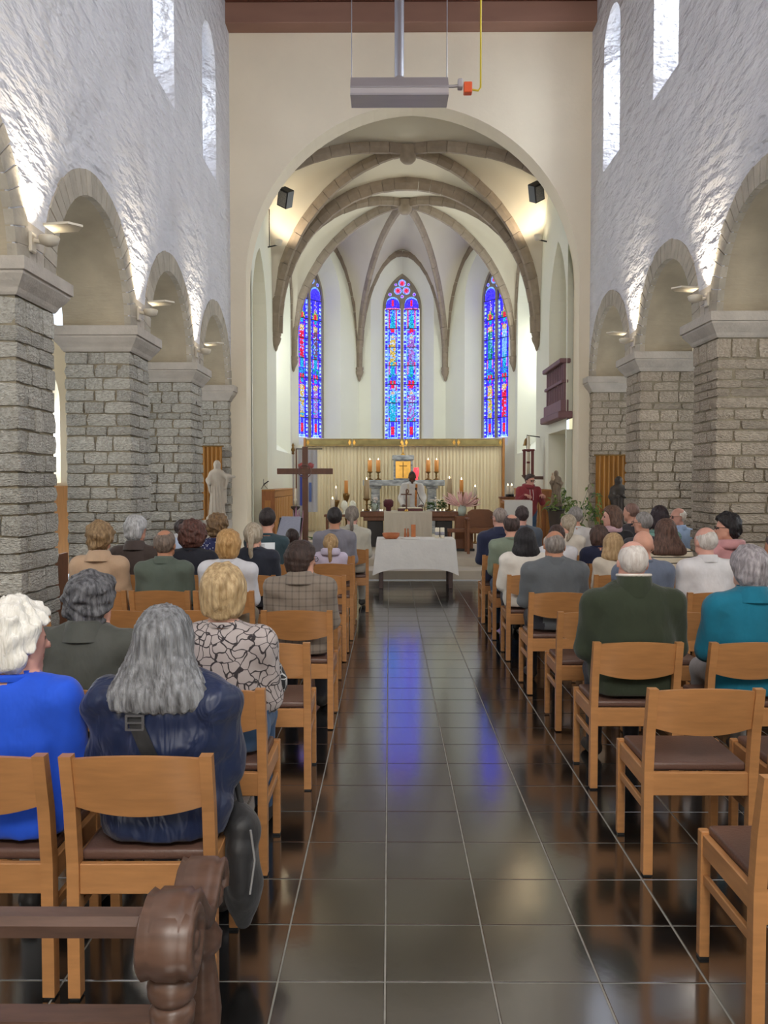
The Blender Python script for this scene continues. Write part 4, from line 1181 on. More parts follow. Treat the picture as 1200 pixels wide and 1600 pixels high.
P_('pinkhood', 3.10, 7.5, 1.315, 'person with black hair and glasses in a pink hoodie', hair='messy', hcol=(26, 24, 26), shirt=K('dusty pink', (206, 150, 152)), hy=1.15, by=.25, glasses=True, collar='hood', w=1.02)
P_('sage', 1.27, 8.5, 1.285, 'person with a bald crown in a sage green sweater', hair='spot', hcol=(52, 42, 40), shirt=K('sage', (126, 138, 120)), w=1.0, pants=jeans)
P_('hidden', 1.74, 8.5, 1.17, 'person in a white top mostly hidden behind the slate grey shirt', hair='short', hcol=(54, 40, 36), shirt=K('white knit', (226, 226, 232)), skin='tan', w=.82)
P_('navyboy', 2.18, 8.5, 1.16, 'child with brown hair in a navy tee', hair='layered', hcol=(62, 46, 40), shirt=K('navy tee', (28, 34, 62)), size=.92, w=.9)
P_('greyglass', 2.645, 8.5, 1.31, 'person with short grey hair and glasses beside the black top', hair='crop', hcol=(122, 118, 116), hc2=(164, 160, 158), shirt=K('charcoal', (60, 60, 66)), w=.94, hy=.8, glasses=True)
P_('navyold', 1.285, 9.5, 1.32, 'person with cropped grey hair in a navy jacket', hair='crop', hcol=(120, 106, 100), hc2=(168, 156, 148), shirt=K('navy', (34, 40, 70)), skin='pink', coat=True, w=1.15, hy=.5, collar='coat', glasses=True, pants=khaki)
P_('ashpony', 2.03, 9.5, 1.245, 'person with an ash blond ponytail in a cream top', hair='pony', hcol=(148, 132, 112), hc2=(196, 182, 160), shirt=K('cream', (220, 210, 196)), hr=.35, hy=.3)
P_('profile', 2.58, 9.5, 1.33, 'person with a brown bob in a black top and pink scarf', hair='bob', hcol=(74, 52, 44), hc2=(116, 88, 72), shirt=K('black cotton', (30, 28, 32)), hy=1.35, by=.12, collar='scarf', cmat=K('pink scarf', (206, 170, 178)), skin='pink', sleeves=False)
P_('striped_green', 3.13, 9.5, 1.33, 'person with dark hair in a green top', hair='bob', hcol=(34, 26, 30), shirt=K('mint stripe', (120, 160, 150), .9, .1, 'stripe', (80, 120, 116)), hy=-.2)
P_('farblue', 1.68, 10.4, 1.31, 'person with short dark hair in a grey blue shirt near the lectern', hair='short', hcol=(50, 42, 42), shirt=K('grey blue', (96, 106, 120)), skin='pink', w=1.1)
P_('silver', 2.36, 10.4, 1.30, 'person with silver hair in a white shirt near the potted twigs', hair='short', hcol=(120, 114, 110), hc2=(166, 160, 156), shirt=K('off white', (224, 222, 222)), hy=.3)
P_('baldfar', 3.07, 10.4, 1.35, 'person with a shaved head just before the dark statue', hair='crop', hcol=(120, 92, 84), hc2=(150, 120, 110), shirt=K('dark grey', (66, 64, 70)), hy=.9)
P_('blueshirt', 3.66, 10.45, 1.29, 'person with glasses and thin hair in a light blue shirt by the stone pier', hair='ring', hcol=(190, 170, 160), shirt=K('sky blue', (160, 184, 220)), skin='pink', hy=1.2, by=.5, glasses=True, collar='shirt')

rows_L = {2.57: [-.775, -1.285], 3.385: [-.735, -1.38], 4.34: [-.645, -1.40, -1.92], 5.42: [-.6, -1.29, -1.79, -2.45], 6.39: [-.63, -1.27, -1.76, -2.25],
          7.46: [-.62, -1.25, -1.81, -2.32], 8.48: [-.6, -1.27, -1.75], 9.4: [-.62, -1.12, -2.36], 10.3: [-.49, -2.62]}
rows_R = {2.40: [1.29], 3.40: [1.28, 1.80], 4.37: [1.295, 1.90], 5.38: [1.315, 1.83, 2.36], 6.31: [1.285, 1.97, 2.48, 3.02], 7.5: [1.29, 2.07, 2.55, 3.10],
          8.5: [1.29, 1.78, 2.26, 2.75], 9.5: [1.29, 2.03, 2.56, 3.06], 10.4: [1.68, 2.36, 3.07, 3.63]}
seat_of = {}
for key, X, Y, top, who, k in ppl:
    seat_of[key] = (X, Y)
EMPTY = {(-.645, 4.34): 'empty beech chair in front of the floral blouse, on the aisle', (-1.40, 4.34): 'empty beech chair in front of the dark olive jacket',
         (-1.92, 4.34): 'empty beech chair in front of the curly white hair, near the stone pier', (-1.29, 5.42): 'empty beech chair behind the pale grey top',
         (-1.79, 5.42): 'empty beech chair behind the dark sage shirt', (-2.45, 5.42): 'empty beech chair behind the trench coat, against the pier',
         (-.63, 6.39): 'empty beech chair directly before the plaid jacket', (-.62, 7.46): 'empty beech chair on the aisle, second before the plaid jacket',
         (1.29, 2.40): 'empty beech chair cut off by the frame, seat in the corner', (1.28, 3.40): 'whole empty beech chair with brown seat pad behind the green fleece',
         (1.80, 3.40): 'empty beech chair behind the teal fleece, cut by the frame', (1.315, 5.38): 'empty beech chair on the aisle before the green fleece',
         (1.83, 5.38): 'empty beech chair between the green and teal fleeces, one row ahead', (2.36, 5.38): 'empty beech chair before the teal fleece, behind the white shirt'}
for rows in (rows_L, rows_R):
    for Y, xs in rows.items():
        for X in xs:
            best = [(abs(X - q[1]), q) for q in ppl if abs(q[2] - Y) < .3 and abs(X - q[1]) < .22 and (q[1] < 0) == (X < 0)]
            if (X, Y) in EMPTY: lab = EMPTY[(X, Y)]
            else:
                q = min(best, key=lambda t: t[0])[1]
                lab = 'beech chair used by the ' + q[4]
            lab = ' '.join(lab.split()[:16])
            chair(X, Y, lab, rnd.uniform(-.02, .02))
for key, X, Y, top, who, k in ppl:
    k = dict(k); hair = k.pop('hair'); hcol = k.pop('hcol'); shirt = k.pop('shirt')
    seated(key, X, Y, top, who, hair, hcol, shirt, **k)
# ================================================================ FURNISHINGS
def at(x, y, Y): q = px(x, y, Y); return Vector((q[0], Y, q[1]))
def sdf_obj(name, f, mats, loc, rz=0, parent=None):
    V, Q, ids = f.net()
    o = link(name, np_mesh(name, V, Q, ids, mats), None, parent, loc); o.rotation_euler = (0, 0, rz); return o

# ---------------------------------------------------------------- cloth covered table in the aisle
ty = 12.55; xa, xb = at(589, 840, ty).x, at(711, 840, ty).x; tw = xb - xa; tcx = (xa + xb) / 2
t = empty('offering_table', (tcx, ty + .33, 0), 0, 'dark wooden table under a white cloth at the head of the aisle', 'table')
MB().bbox(-tw / 2 + .02, tw / 2 - .02, -.31, .31, .71, .74, .004).build('table_top', M_OAKD, t)
leg_ = MB().bbox(-.032, .032, -.032, .032, 0, .71, .006).mesh('leg'); leg_.materials.append(mat('dark red wood', srgb(62, 38, 34), .4))
for sx in (-1, 1):
    for sy in (-1, 1): link('leg', leg_, None, t, (sx * (tw / 2 - .06), sy * .26, 0))
mb = MB(); n = 14; hw, hd = tw / 2 + .006, .335
def skirt(u, v):      # perimeter parameter u in 0..1, v = drop
    per = [(-hw, -hd), (hw, -hd), (hw, hd), (-hw, hd), (-hw, -hd)]
    k = min(3, int(u * 4)); q = u * 4 - k
    a, b = Vector(per[k]), Vector(per[k + 1]); p = a + (b - a) * q
    cn = min(q, 1 - q) * 2
    drop = .44 + .10 * (1 - cn) ** 4
    out = Vector((p.x / hw, p.y / hd)).normalized()
    w_ = .012 * math.sin(u * 70) * v + (.03 + .05 * (1 - cn) ** 5) * v
    return (p.x + out.x * w_, p.y + out.y * w_, .748 - drop * v)
mb.grid([[(-hw + 2 * hw * i / 8, -hd + 2 * hd * j / 6, .748 + .002 * math.sin(i * 2 + j)) for j in range(7)] for i in range(9)], True)
mb.grid([[skirt(i / 64, j / 6) for j in range(7)] for i in range(65)], True)
o = mb.build('tablecloth', M_WHITE, None, (tcx, ty + .33, 0)); tag(o, 'white cloth hanging in creases over the aisle table', 'tablecloth')
zt = .750
b = at(611, 835, ty + .2); o = MB().lathe([(.0, .0), (.09, .0), (.125, .035), (.135, .085), (.125, .085), (.11, .04), (.0, .03)], (0, 0, 0), 20).build('bread_bowl', M_TERRA, None, (b.x, ty + .22, zt)); tag(o, 'round terracotta bowl on the white cloth', 'bowl')
b = at(641, 835, ty + .3); o = MB().lathe([(0, 0), (.14, .0), (.155, .014), (.15, .018), (.10, .008), (0, .006)], (0, 0, 0), 24).build('plate', M_WHITE, None, (b.x, ty + .18, zt)); tag(o, 'flat white plate on the cloth between bowl and candles', 'plate')
for k, (xx, lab) in enumerate(((683, 'white printed candle on the table, beside its twin, nearer the bowl'), (691, 'white printed candle on the table, at the outer end'))):
    b = at(xx, 840, ty + .3); c = empty('pillar_candle', (b.x, ty + .3, zt), 0, lab, 'candle')
    MB().lathe([(.0, 0), (.034, 0), (.034, .155), (.03, .165), (.012, .16), (0, .158)], (0, 0, 0), 14).build('wax', M_WAX, c)
    MB().lathe([(.0345, .05), (.0348, .05), (.0348, .10), (.0345, .10)], (0, 0, 0), 14).build('print_band', mat('grey print', srgb(150, 150, 160), .6, var=.4, vscale=60), c)
    MB().tube([(0, 0, .155), (0, 0, .18)], .002, 5).build('wick', M_BLACK, c)
b = at(646, 832, ty + .45); o = MB().bbox(-.035, .035, -.035, .035, 0, .20, .005).build('amber_jar', mat('amber block', srgb(190, 110, 52), .4, var=.15, vscale=12), None, (b.x, ty + .5, zt)); tag(o, 'tall amber square candle block behind the plate', 'candle')
for k, xx in enumerate((633, 637.5)):
    b = at(xx, 832, ty + .45); o = MB().lathe([(0, 0), (.018, 0), (.020, .05), (.013, .09), (.013, .14), (0, .14)], (0, 0, 0), 10).build('amber_bottle', mat('amber glass', srgb(176, 106, 66), .25, spec=.6), None, (b.x, ty + .5, zt)); tag(o, ['slim amber cruet nearer the bowl', 'slim amber cruet next to the amber block'][k], 'cruet')

# ---------------------------------------------------------------- front altar
ay = 16.9; xa, xb = at(563, 800, ay).x, at(718, 800, ay).x; az = at(600, 800, ay).z; acx = (xa + xb) / 2; aw = (xb - xa) / 2
al = empty('altar_table', (acx, ay + .4, ZP), 0, 'brown wooden altar table with dark base before the priest', 'altar')
MB().bbox(-aw, aw, -.42, .42, az - ZP - .10, az - ZP, .008).build('table_top', M_OAKD, al)
MB().bbox(-aw + .06, aw - .06, -.36, .36, az - ZP - .18, az - ZP - .10, .005).build('apron', M_OAKD, al)
for sx in (-1, 1):
    MB().bbox(sx * (aw - .30) - .16, sx * (aw - .30) + .16, -.3, .3, 0, az - ZP - .18, .01).build('pedestal', mat('charcoal stone', srgb(52, 50, 50), .6, var=.2, vscale=6), al)
cw0, cw1 = at(600, 800, ay).x - acx, at(675, 800, ay).x - acx; ztop = az - ZP
mb = MB(); rows = []
path = [(.40, ztop + .006), (.0, ztop + .006), (-.42, ztop + .006), (-.435, ztop - .02), (-.44, ztop - .2), (-.445, ztop - .40), (-.45, ztop - .56)]
for i in range(41):
    u = i / 40; xx = cw0 + (cw1 - cw0) * u
    rows.append([(xx, yy + (.006 * math.sin(u * 55) if z < ztop - .1 else 0), z) for yy, z in path])
mb.grid(rows, True); o = mb.build('altar_cloth', M_CREAMCL, None, (acx, ay + .4, ZP)); tag(o, 'cream striped runner hanging over the front of the altar table', 'altar cloth')
def altar_pt(x, dy=.2): q = at(x, 800, ay + dy); return (q.x, ay + dy, az + .009)
def candlestick(x, dy, ytop, yst, lab, labc, waxm=None, base_z=None, Y=None, lit=True, rw=None):
    """turned brass stick and the candle standing in it"""
    if Y is None: X, Yc, z0 = altar_pt(x, dy)
    else: Yc = Y; X = at(x, 760, Y).x; z0 = base_z
    zs, ztp = at(x, yst, Yc).z, at(x, ytop, Yc).z; hs_ = zs - z0
    o = MB().lathe([(0, 0), (.085, 0), (.085, .015), (.05, .03), (.022, .05), (.018, hs_ * .45), (.034, hs_ * .5), (.018, hs_ * .56), (.02, hs_ * .8), (.075, hs_ * .95), (.078, hs_), (0, hs_ - .004)], (0, 0, 0), 16).build('candlestick', M_BRASS, None, (X, Yc, z0)); tag(o, lab, 'candlestick')
    r = rw or .04
    c = empty('candle', (X, Yc, zs), 0, labc, 'candle')
    MB().lathe([(0, 0), (r, 0), (r, ztp - zs), (r * .8, ztp - zs + .004), (0, ztp - zs - .004)], (0, 0, 0), 12).build('wax', waxm or M_WAX, c)
    if lit: MB().lathe([(0, 0), (.010, .015), (.007, .035), (0, .06)], (0, 0, ztp - zs - .002), 8).build('flame', M_FLAME, c)
beige = mat('beige wax', srgb(196, 174, 138), .5)
candlestick(573, .25, 750, 779, 'brass bowl shaped candlestick on the altar end by the cross', 'thick beige candle on the altar end by the cross', beige, rw=.055)
candlestick(702, .25, 748, 778, 'brass bowl shaped candlestick on the altar end by the armchair', 'thick beige candle on the altar end by the armchair', beige, rw=.055)
X, Yc, z0 = altar_pt(635, .12)
c = empty('altar_cross', (X, Yc, z0), 0, 'small bronze cross with loop standing on the altar', 'cross')
hz = at(635, 765, Yc).z - z0
MB().lathe([(0, 0), (.06, 0), (.03, .025), (.015, .05), (0, .05)], (0, 0, 0), 12).build('foot', M_GOLD, c)
MB().bbox(-.016, .016, -.01, .01, .04, hz, .003).build('upright', M_CROSS, c)
MB().bbox(-.11, .11, -.01, .01, hz * .78 - .014, hz * .78 + .014, .003).build('crossbar', M_CROSS, c)
MB().tube([(.045 * math.sin(a), 0, hz * .92 + .045 * math.cos(a)) for a in np.linspace(0, PI, 9)], .012, 6).build('loop', M_CROSS, c)
X, Yc, z0 = altar_pt(641, .40)
bk = empty('missal_book', (X, Yc, z0), 0, 'open dark red missal lying on the altar', 'book')
MB().bbox(-.26, .26, -.16, .16, 0, .05, .006).build('cover', mat('dark red leather', srgb(92, 40, 42), .5), bk)
MB().bbox(-.24, .24, -.15, .15, .05, .075, .01).build('pages', M_WAX, bk)
X, Yc, z0 = altar_pt(664, .35)
mc = empty('microphone', (X, Yc, z0), 0, 'black gooseneck microphone rising from the altar foliage', 'microphone')
m0 = at(650, 764, Yc); MB().tube([(0, 0, 0), (-.03, 0, .15), ((m0.x - X) * .6, 0, .26), (m0.x - X, 0, m0.z - z0)], .007, 6).build('gooseneck', M_BLACK, mc)
MB().lathe([(0, -.02), (.02, -.015), (.022, .02), (0, .03)], (m0.x - X, 0, m0.z - z0), 10).build('capsule', M_BLACK, mc)

# foliage helper: leaves as small folded blades
def leaf_mesh(l, w, m):
    mb = MB(); mb.add([(0, 0, 0), (-w, l * .45, .01), (0, l * .5, -.006), (w, l * .45, .01), (0, l, -.02)], [(0, 2, 1), (0, 3, 2), (1, 2, 4), (2, 3, 4)]); me = mb.mesh('leaf'); me.materials.append(m); return me
LEAF_D, LEAF_L = leaf_mesh(.09, .02, M_GREEN), leaf_mesh(.075, .016, M_GREENL)
def bouquet(name, loc, label, cat, n, rx, ry, rz, leafm, seed, flowers=None, sc=1.0, vase=None):
    r = random.Random(seed); root = empty(name, loc, 0, label, cat)
    if vase: vase(root)
    for k in range(n):
        a, e = r.uniform(0, 2 * PI), r.uniform(.1, 1.3)
        o = link('leaf', leafm, None, root); d = r.uniform(.2, 1.0)
        o.location = (rx * d * math.cos(a), ry * d * math.sin(a), rz * r.uniform(.15, 1.0) * (1.1 - .5 * d))
        o.rotation_euler = (r.uniform(-.3, .9), r.uniform(-.4, .4), a - PI / 2); s = sc * r.uniform(.7, 1.3); o.scale = (s, s, s)
    if flowers:
        m, cnt, rad = flowers
        fm = MB().lathe([(0, -.012), (rad * .6, -.008), (rad, .004), (rad * .7, .012), (0, .006)], (0, 0, 0), 8).mesh('blossom'); fm.materials.append(m)
        for k in range(cnt):
            a = r.uniform(0, 2 * PI); d = r.uniform(.1, .8)
            o = link('blossom', fm, None, root, (rx * d * math.cos(a), ry * d * math.sin(a), rz * r.uniform(.8, 1.15)))
            o.rotation_euler = (r.uniform(-.6, .6), r.uniform(-.6, .6), 0)
    return root
M_WFL = mat('white petals', srgb(238, 230, 224), .6); M_PFL = mat('pink petals', srgb(224, 176, 180), .6)
M_GLASSV = mat('clear glass vase', srgb(190, 206, 196), .1, spec=.7)
def glassvase(root): MB().lathe([(0, 0), (.05, 0), (.06, .10), (.055, .15), (.05, .15), (.045, .02), (0, .02)], (0, 0, 0), 14).build('vase', M_GLASSV, root)
p_ = altar_pt(585, .3); b = bouquet('flower_vase', p_, 'glass vase of white flowers on the altar', 'flowers', 26, .09, .08, .24, LEAF_D, 3, (M_WFL, 9, .03), .8, glassvase)
p_ = altar_pt(607, .35); o = MB().lathe([(0, 0), (.05, 0), (.055, .07), (.10, .10), (.105, .20), (.07, .24), (0, .22)], (0, 0, 0), 12).build('flower_pot', mat('burgundy bloom', srgb(94, 42, 52), .7, var=.3, vscale=18), None, p_); tag(o, 'burgundy flowering pot on the altar', 'flower pot')
p_ = altar_pt(683, .3); bouquet('altar_bouquet', p_, 'low green bouquet with white blossoms on the altar', 'flowers', 90, .18, .16, .24, LEAF_D, 5, (M_WFL, 10, .028), 1.1)
r_ = random.Random(9)
for k, xx in enumerate((567, 579, 594, 597, 681, 688, 694, 711)):
    X, Yc, z0 = altar_pt(xx, .06)
    c = empty('tealight', (X, Yc, z0), 0, 'small lit tealight on the altar edge, ' + ('at the corner by the cross', 'beside the thick candle by the cross', 'below the burgundy pot', 'touching the runner on the pot side', 'touching the runner on the bouquet side', 'below the middle of the bouquet', 'below the outer leaves of the bouquet', 'at the corner by the pink plumes')[k], 'tealight', 'tealights along the altar edge')
    MB().lathe([(0, 0), (.02, 0), (.022, .022), (0, .018)], (0, 0, 0), 10).build('cup', M_WHITE, c)
    MB().lathe([(0, 0), (.005, .008), (0, .025)], (0, 0, .018), 6).build('flame', M_FLAME, c)

# ---------------------------------------------------------------- reredos: gilt beam, pleated curtain
by_ = 22.25; xa, xb = at(478, 690, by_).x, at(785, 690, by_).x
z1, z2 = at(600, 697.5, by_).z, at(600, 685.5, by_).z
bm_ = empty('gilt_beam', ((xa + xb) / 2, by_, z1), 0, 'long gilded panel beam above the cream curtain', 'retable beam')
hw = (xb - xa) / 2; edges = [-hw, -hw * .53, 0.0, hw * .53, hw]
for k in range(4):
    a, b = edges[k], edges[k + 1]
    yo = .12 if k in (1, 2) else .0
    pn = MB().bbox(a + .004, b - .004, -.04 , .04, 0, z2 - z1, .01).build('panel', M_GOLDP, bm_)
    MB().bbox(a + .12, b - .12, -.047, -.038, .05, z2 - z1 - .05, .004).build('field', mat('dull bronze field', srgb(112, 98, 70) if k in (1, 2) else srgb(146, 132, 84), .5, metal=.2, var=.2, vscale=5), pn)
    for e in (a + .06, b - .06):
        MB().prism([(e - .04, (z2 - z1) / 2), (e, .03), (e + .04, (z2 - z1) / 2), (e, z2 - z1 - .03)], -.05, -.038).build('ornament', M_GOLD, pn)
for sx in (-1, 1): MB().bbox(sx * (hw + .03) - .03, sx * (hw + .03) + .03, -.05, .05, -(z1 - ZP), z2 - z1 + .02, .008).build('post', M_OAK, bm_)
mb = MB(); npl = 58; rows = []; nn = npl * 8
rr = random.Random(4); ph = [rr.uniform(.7, 1.3) for _ in range(npl + 1)]
for i in range(nn + 1):
    u = i / nn; xx = -hw + 2 * hw * u; k = int(u * npl * .9999)
    yy = .020 * math.sin(2 * PI * u * npl) * ph[k]
    rows.append([(xx, yy, 0), (xx, yy * .9, (z1 - ZP) * .5), (xx, yy * .7, z1 - ZP)])
mb.grid(rows, True); o = mb.build('pleated_curtain', M_CURTAIN, None, ((xa + xb) / 2, by_ + .06, ZP)); tag(o, 'cream pleated curtain hanging across the apse under the gilt beam', 'curtain')
mb = MB().box(CXL + .1, CXR - .1, by_ + .3, by_ + .36, ZP, 2.2)

# ---------------------------------------------------------------- old marble altar with tabernacle and candles
my = 21.2; xa, xb = at(567, 754, my).x, at(695, 754, my).x; mz0, mz1 = at(600, 759, my).z, at(600, 750, my).z
ma = empty('marble_altar', ((xa + xb) / 2, my + .4, ZP), 0, 'grey veined marble high altar on square pillars behind the priest', 'altar'); hw = (xb - xa) / 2
MB().bbox(-hw, hw, -.4, .4, mz0 - ZP, mz1 - ZP, .012).build('slab', M_MARBLE, ma)
for sx in (-1, 1):
    MB().bbox(sx * (hw - .32) - .11, sx * (hw - .32) + .11, -.3, .1, 0, mz0 - ZP - .06, .01).build('pillar', M_MARBLE, ma)
    MB().bbox(sx * (hw - .32) - .15, sx * (hw - .32) + .15, -.34, .14, mz0 - ZP - .07, mz0 - ZP, .01).build('pillar_cap', M_MARBLE, ma)
tq0, tq1 = at(615, 730, my).x, at(645, 730, my).x; tz1 = at(630, 711, my).z
tb_ = empty('tabernacle', ((tq0 + tq1) / 2, my + .35, mz1), 0, 'marble tabernacle with gilded cross door on the high altar', 'tabernacle'); hw = (tq1 - tq0) / 2
MB().bbox(-hw, hw, -.22, .22, 0, tz1 - mz1 - .12, .008).build('body', M_MARBLE, tb_)
MB().bbox(-hw - .035, hw + .035, -.26, .25, tz1 - mz1 - .12, tz1 - mz1, .012).build('cornice', M_MARBLE, tb_)
dr = MB().bbox(-hw + .05, hw - .05, -.235, -.215, .04, tz1 - mz1 - .15, .006).build('door', M_GOLD, tb_)
MB().bbox(-.012, .012, -.25, -.233, .06, tz1 - mz1 - .18, .003).build('cross_upright', M_BRASS, dr)
MB().bbox(-.10, .10, -.25, -.233, (tz1 - mz1) * .55, (tz1 - mz1) * .55 + .024, .003).build('cross_bar', M_BRASS, dr)
crx = empty('crucifix', (XC - .01 + .0, my + .3, tz1), 0, 'small gilded crucifix on top of the tabernacle', 'crucifix')
crx.location.x = (tq0 + tq1) / 2
hc_ = at(630, 690, my).z - tz1
MB().lathe([(0, 0), (.08, 0), (.03, .05), (.012, .08), (0, .08)], (0, 0, 0), 10).build('foot', M_GOLD, crx)
MB().bbox(-.012, .012, -.01, .01, .06, hc_, .003).build('upright', M_GOLD, crx)
MB().bbox(-.09, .09, -.01, .01, hc_ * .68, hc_ * .68 + .024, .003).build('crossbar', M_GOLD, crx)
for k, (xx, la) in enumerate(((578, 'outermost, cross side'), (591, 'second from the cross side'), (669, 'second from the lectern side'), (682, 'outermost, lectern side'))):
    candlestick(xx, 0, 719, 737, 'gilded candlestick on the marble altar, ' + la, 'lit amber candle on the marble altar, ' + la, M_WAXO, mz1, my + .3, rw=.055)
X = at(651, 738, my).x; o = MB().lathe([(0, 0), (.05, 0), (.03, .05), (.06, .12), (.075, .24), (.06, .32), (0, .30)], (0, 0, 0), 12).build('sanctuary_lamp', mat('red lamp glass', (.9, .05, .07), .3, emit=1.2), None, (X, my + .3, mz1)); tag(o, 'glowing red sanctuary lamp on the marble altar', 'lamp')
# standing candles beside the altar
def floor_candle(x, Y, ytop, ymid, lab, labc, m, r, lit=True): candlestick(x, 0, ytop, ymid, lab, labc, m, ZP, Y, lit, r)
floor_candle(541, 17.8, 751, 771, 'tall brass floor candlestick between cross and altar', 'amber candle on the tall brass floor stick between cross and altar', M_WAXO, .04, False)
floor_candle(525, 17.9, 763, 781, 'shorter brass stand nearer the wooden cross', 'white candle on the short stand nearer the wooden cross', M_WAX, .03)
floor_candle(519.5, 17.7, 780, 800, 'low brass stand right beside the wooden cross', 'fat white candle right beside the wooden cross', M_WAX, .05)
floor_candle(721, 17.9, 750, 769, 'brass floor stand behind the pink plumes', 'glowing amber candle behind the pink plumes', M_WAXO, .04)
floor_candle(742.5, 17.9, 761, 778, 'brass floor stand at the armchair side of the plumes', 'white candle at the armchair side of the plumes', M_WAX, .035)
for k, xx in enumerate((538, 551)):
    q = at(xx, 793, 17.2); o = MB().lathe([(0, 0), (.05, 0), (.02, .03), (.02, .08), (.075, .15), (.07, .22), (.03, .28), (0, .28)], (0, 0, 0), 12).build('glass_lamp', mat('pale glass', srgb(214, 214, 196), .15, spec=.7, emit=.15), None, (q.x, 17.2, .95)); tag(o, ['clear glass lamp below the amber candle', 'clear glass lamp next to the altar table corner'][k], 'lamp')
o = MB().bbox(at(508, 800, 17.3).x, at(560, 800, 17.3).x, 17.0, 17.4, .90, .95, .006).build('side_shelf', M_OAKD); tag(o, 'narrow dark side table carrying the glass lamps', 'side table')
for e in (-1, 1):
    xx = at(534 + e * 22, 800, 17.3).x; MB().bbox(xx - .02, xx + .02, 17.05, 17.35, ZP, .90, .004).build('leg', M_OAKD, o)
# plumes
def plume(name, loc, label, m, n, h, spread, seed):
    r = random.Random(seed); root = empty(name, loc, 0, label, 'flowers')
    MB().lathe([(0, 0), (.07, 0), (.09, .12), (.06, .22), (.05, .22), (0, .04)], (0, 0, 0), 14).build('vase', M_GLASSV, root)
    for k in range(n):
        a = r.uniform(0, 2 * PI); d = spread * math.sqrt(r.random())
        tip = Vector((d * math.cos(a), d * math.sin(a), h * r.uniform(.65, 1.0) - d * .35)); mid = tip * .5 + Vector((0, 0, .06))
        MB().tube([(0, 0, .18), mid, tip * .85, tip], [.003, .010, .013, .002], 5).build('plume', m, root)
    return root
q = at(722, 800, 16.62); plume('pink_plumes', (q.x, 16.62, at(722, 806, 16.62).z), 'spray of pink feathery plumes beside the altar', M_PLUME, 80, .60, .40, 2)
o = MB().bbox(q.x - .14, q.x + .14, 16.48, 16.76, ZP, at(722, 806, 16.62).z - .001, .01).build('flower_stand', M_OAKD); tag(o, 'dark plinth under the pink plumes', 'plinth')
q = at(474, 830, 12.9); plume('mauve_plumes', (q.x - .06, 12.78, .30), 'tall mauve plumes at the foot of the wooden cross', M_MAUVE, 14, .98, .09, 6)
o = MB().bbox(q.x - .18, q.x + .05, 12.66, 12.90, 0, .299, .01).build('flower_box', M_OAKD); tag(o, 'dark box under the mauve plumes', 'plinth')

# ---------------------------------------------------------------- wooden cross
cy = 13.25; q = at(477, 800, cy); ztop = at(477, 698, cy).z; zb0, zb1 = at(477, 741, cy).z, at(477, 732, cy).z; hw = (at(521, 736, cy).x - at(434, 736, cy).x) / 2
c = empty('wooden_cross', (q.x, cy, 0), 0, 'large plain brown wooden cross standing beside the chancel step', 'cross')
MB().bbox(-.045, .045, -.035, .035, .06, ztop, .005).build('upright', M_CROSS, c)
MB().bbox(-hw, hw, -.042, -.002, zb0, zb1, .005).build('crossbar', M_CROSS, c)
MB().bbox(-.16, .16, -.16, .16, 0, .06, .01).build('foot', M_CROSS, c)
MB().tube([(.10 * math.cos(a), -.055, (zb0 + zb1) / 2 + .10 * math.sin(a)) for a in np.linspace(0, 2 * PI, 20)], .009, 6).build('thorn_wreath', mat('dry thorn wreath', srgb(120, 92, 84), .8), c)
# banner with blue bands behind it
by2 = 17.0; x0_, x1_ = at(466, 710, by2).x, at(496, 710, by2).x; z0_, z1_ = at(480, 800, by2).z, at(480, 703, by2).z
b = empty('procession_banner', ((x0_ + x1_) / 2, by2, ZP), 0, 'pale procession banner with blue strip on a pole behind the cross', 'banner'); hw = (x1_ - x0_) / 2
mb = MB(); mb.grid([[(-hw + 2 * hw * i / 20, .02 * math.sin(i * 1.1), z) for z in (z0_ - ZP, (z0_ + z1_) / 2 - ZP, z1_ - ZP)] for i in range(21)], True); mb.build('cloth', mat('pale banner', srgb(196, 198, 204), .8), b)
xs0 = at(469, 750, by2).x - b.location.x
MB().bbox(xs0, xs0 + .07, -.04, -.025, at(480, 790, by2).z - ZP, at(480, 742, by2).z - ZP, .003).build('blue_strip', mat('blue ribbon', srgb(64, 78, 176), .7), b)
xs1 = at(483, 750, by2).x - b.location.x
MB().bbox(xs1, xs1 + .05, -.04, -.025, at(480, 784, by2).z - ZP, at(480, 754, by2).z - ZP, .003).build('blue_tassel', mat('light blue ribbon', srgb(96, 120, 186), .7), b)
for xx in (472, 485): 
    q = at(xx, 728, by2); MB().lathe([(0, -.07), (.07, -.03), (.08, .03), (0, .07)], (q.x - b.location.x, -.05, q.z - ZP), 10).build('rosette', mat('red rosette', srgb(178, 92, 96), .7, var=.2, vscale=20), b)
MB().tube([(-hw - .05, 0, z1_ - ZP + .02), (hw + .1, 0, z1_ - ZP + .02)], .012, 6).build('crossrod', M_BLACK, b)
MB().tube([(-hw - .04, .0, 0), (-hw - .04, 0, z1_ - ZP + .03)], .014, 6).build('pole', M_OAKD, b)
sx = at(458, 740, 17.2)
st = empty('processional_staff', (sx.x, 17.2, ZP), 0, 'slim processional staff with figure finial by the wall', 'staff'); zt_ = at(458, 694, 17.2).z - ZP
MB().tube([(0, 0, 0), (0, 0, zt_ - .2)], .011, 6).build('shaft', M_STEEL, st)
MB().lathe([(0, 0), (.03, .02), (.02, .06), (.045, .10), (.02, .16), (.03, .2), (0, .25)], (0, 0, zt_ - .22), 8).build('finial', M_BRASS, st)
MB().lathe([(0, 0), (.12, 0), (.1, .03), (0, .04)], (0, 0, 0), 12).build('foot', M_BRASS, st)
q = at(461.5, 791, 15.9); z_ = q.z
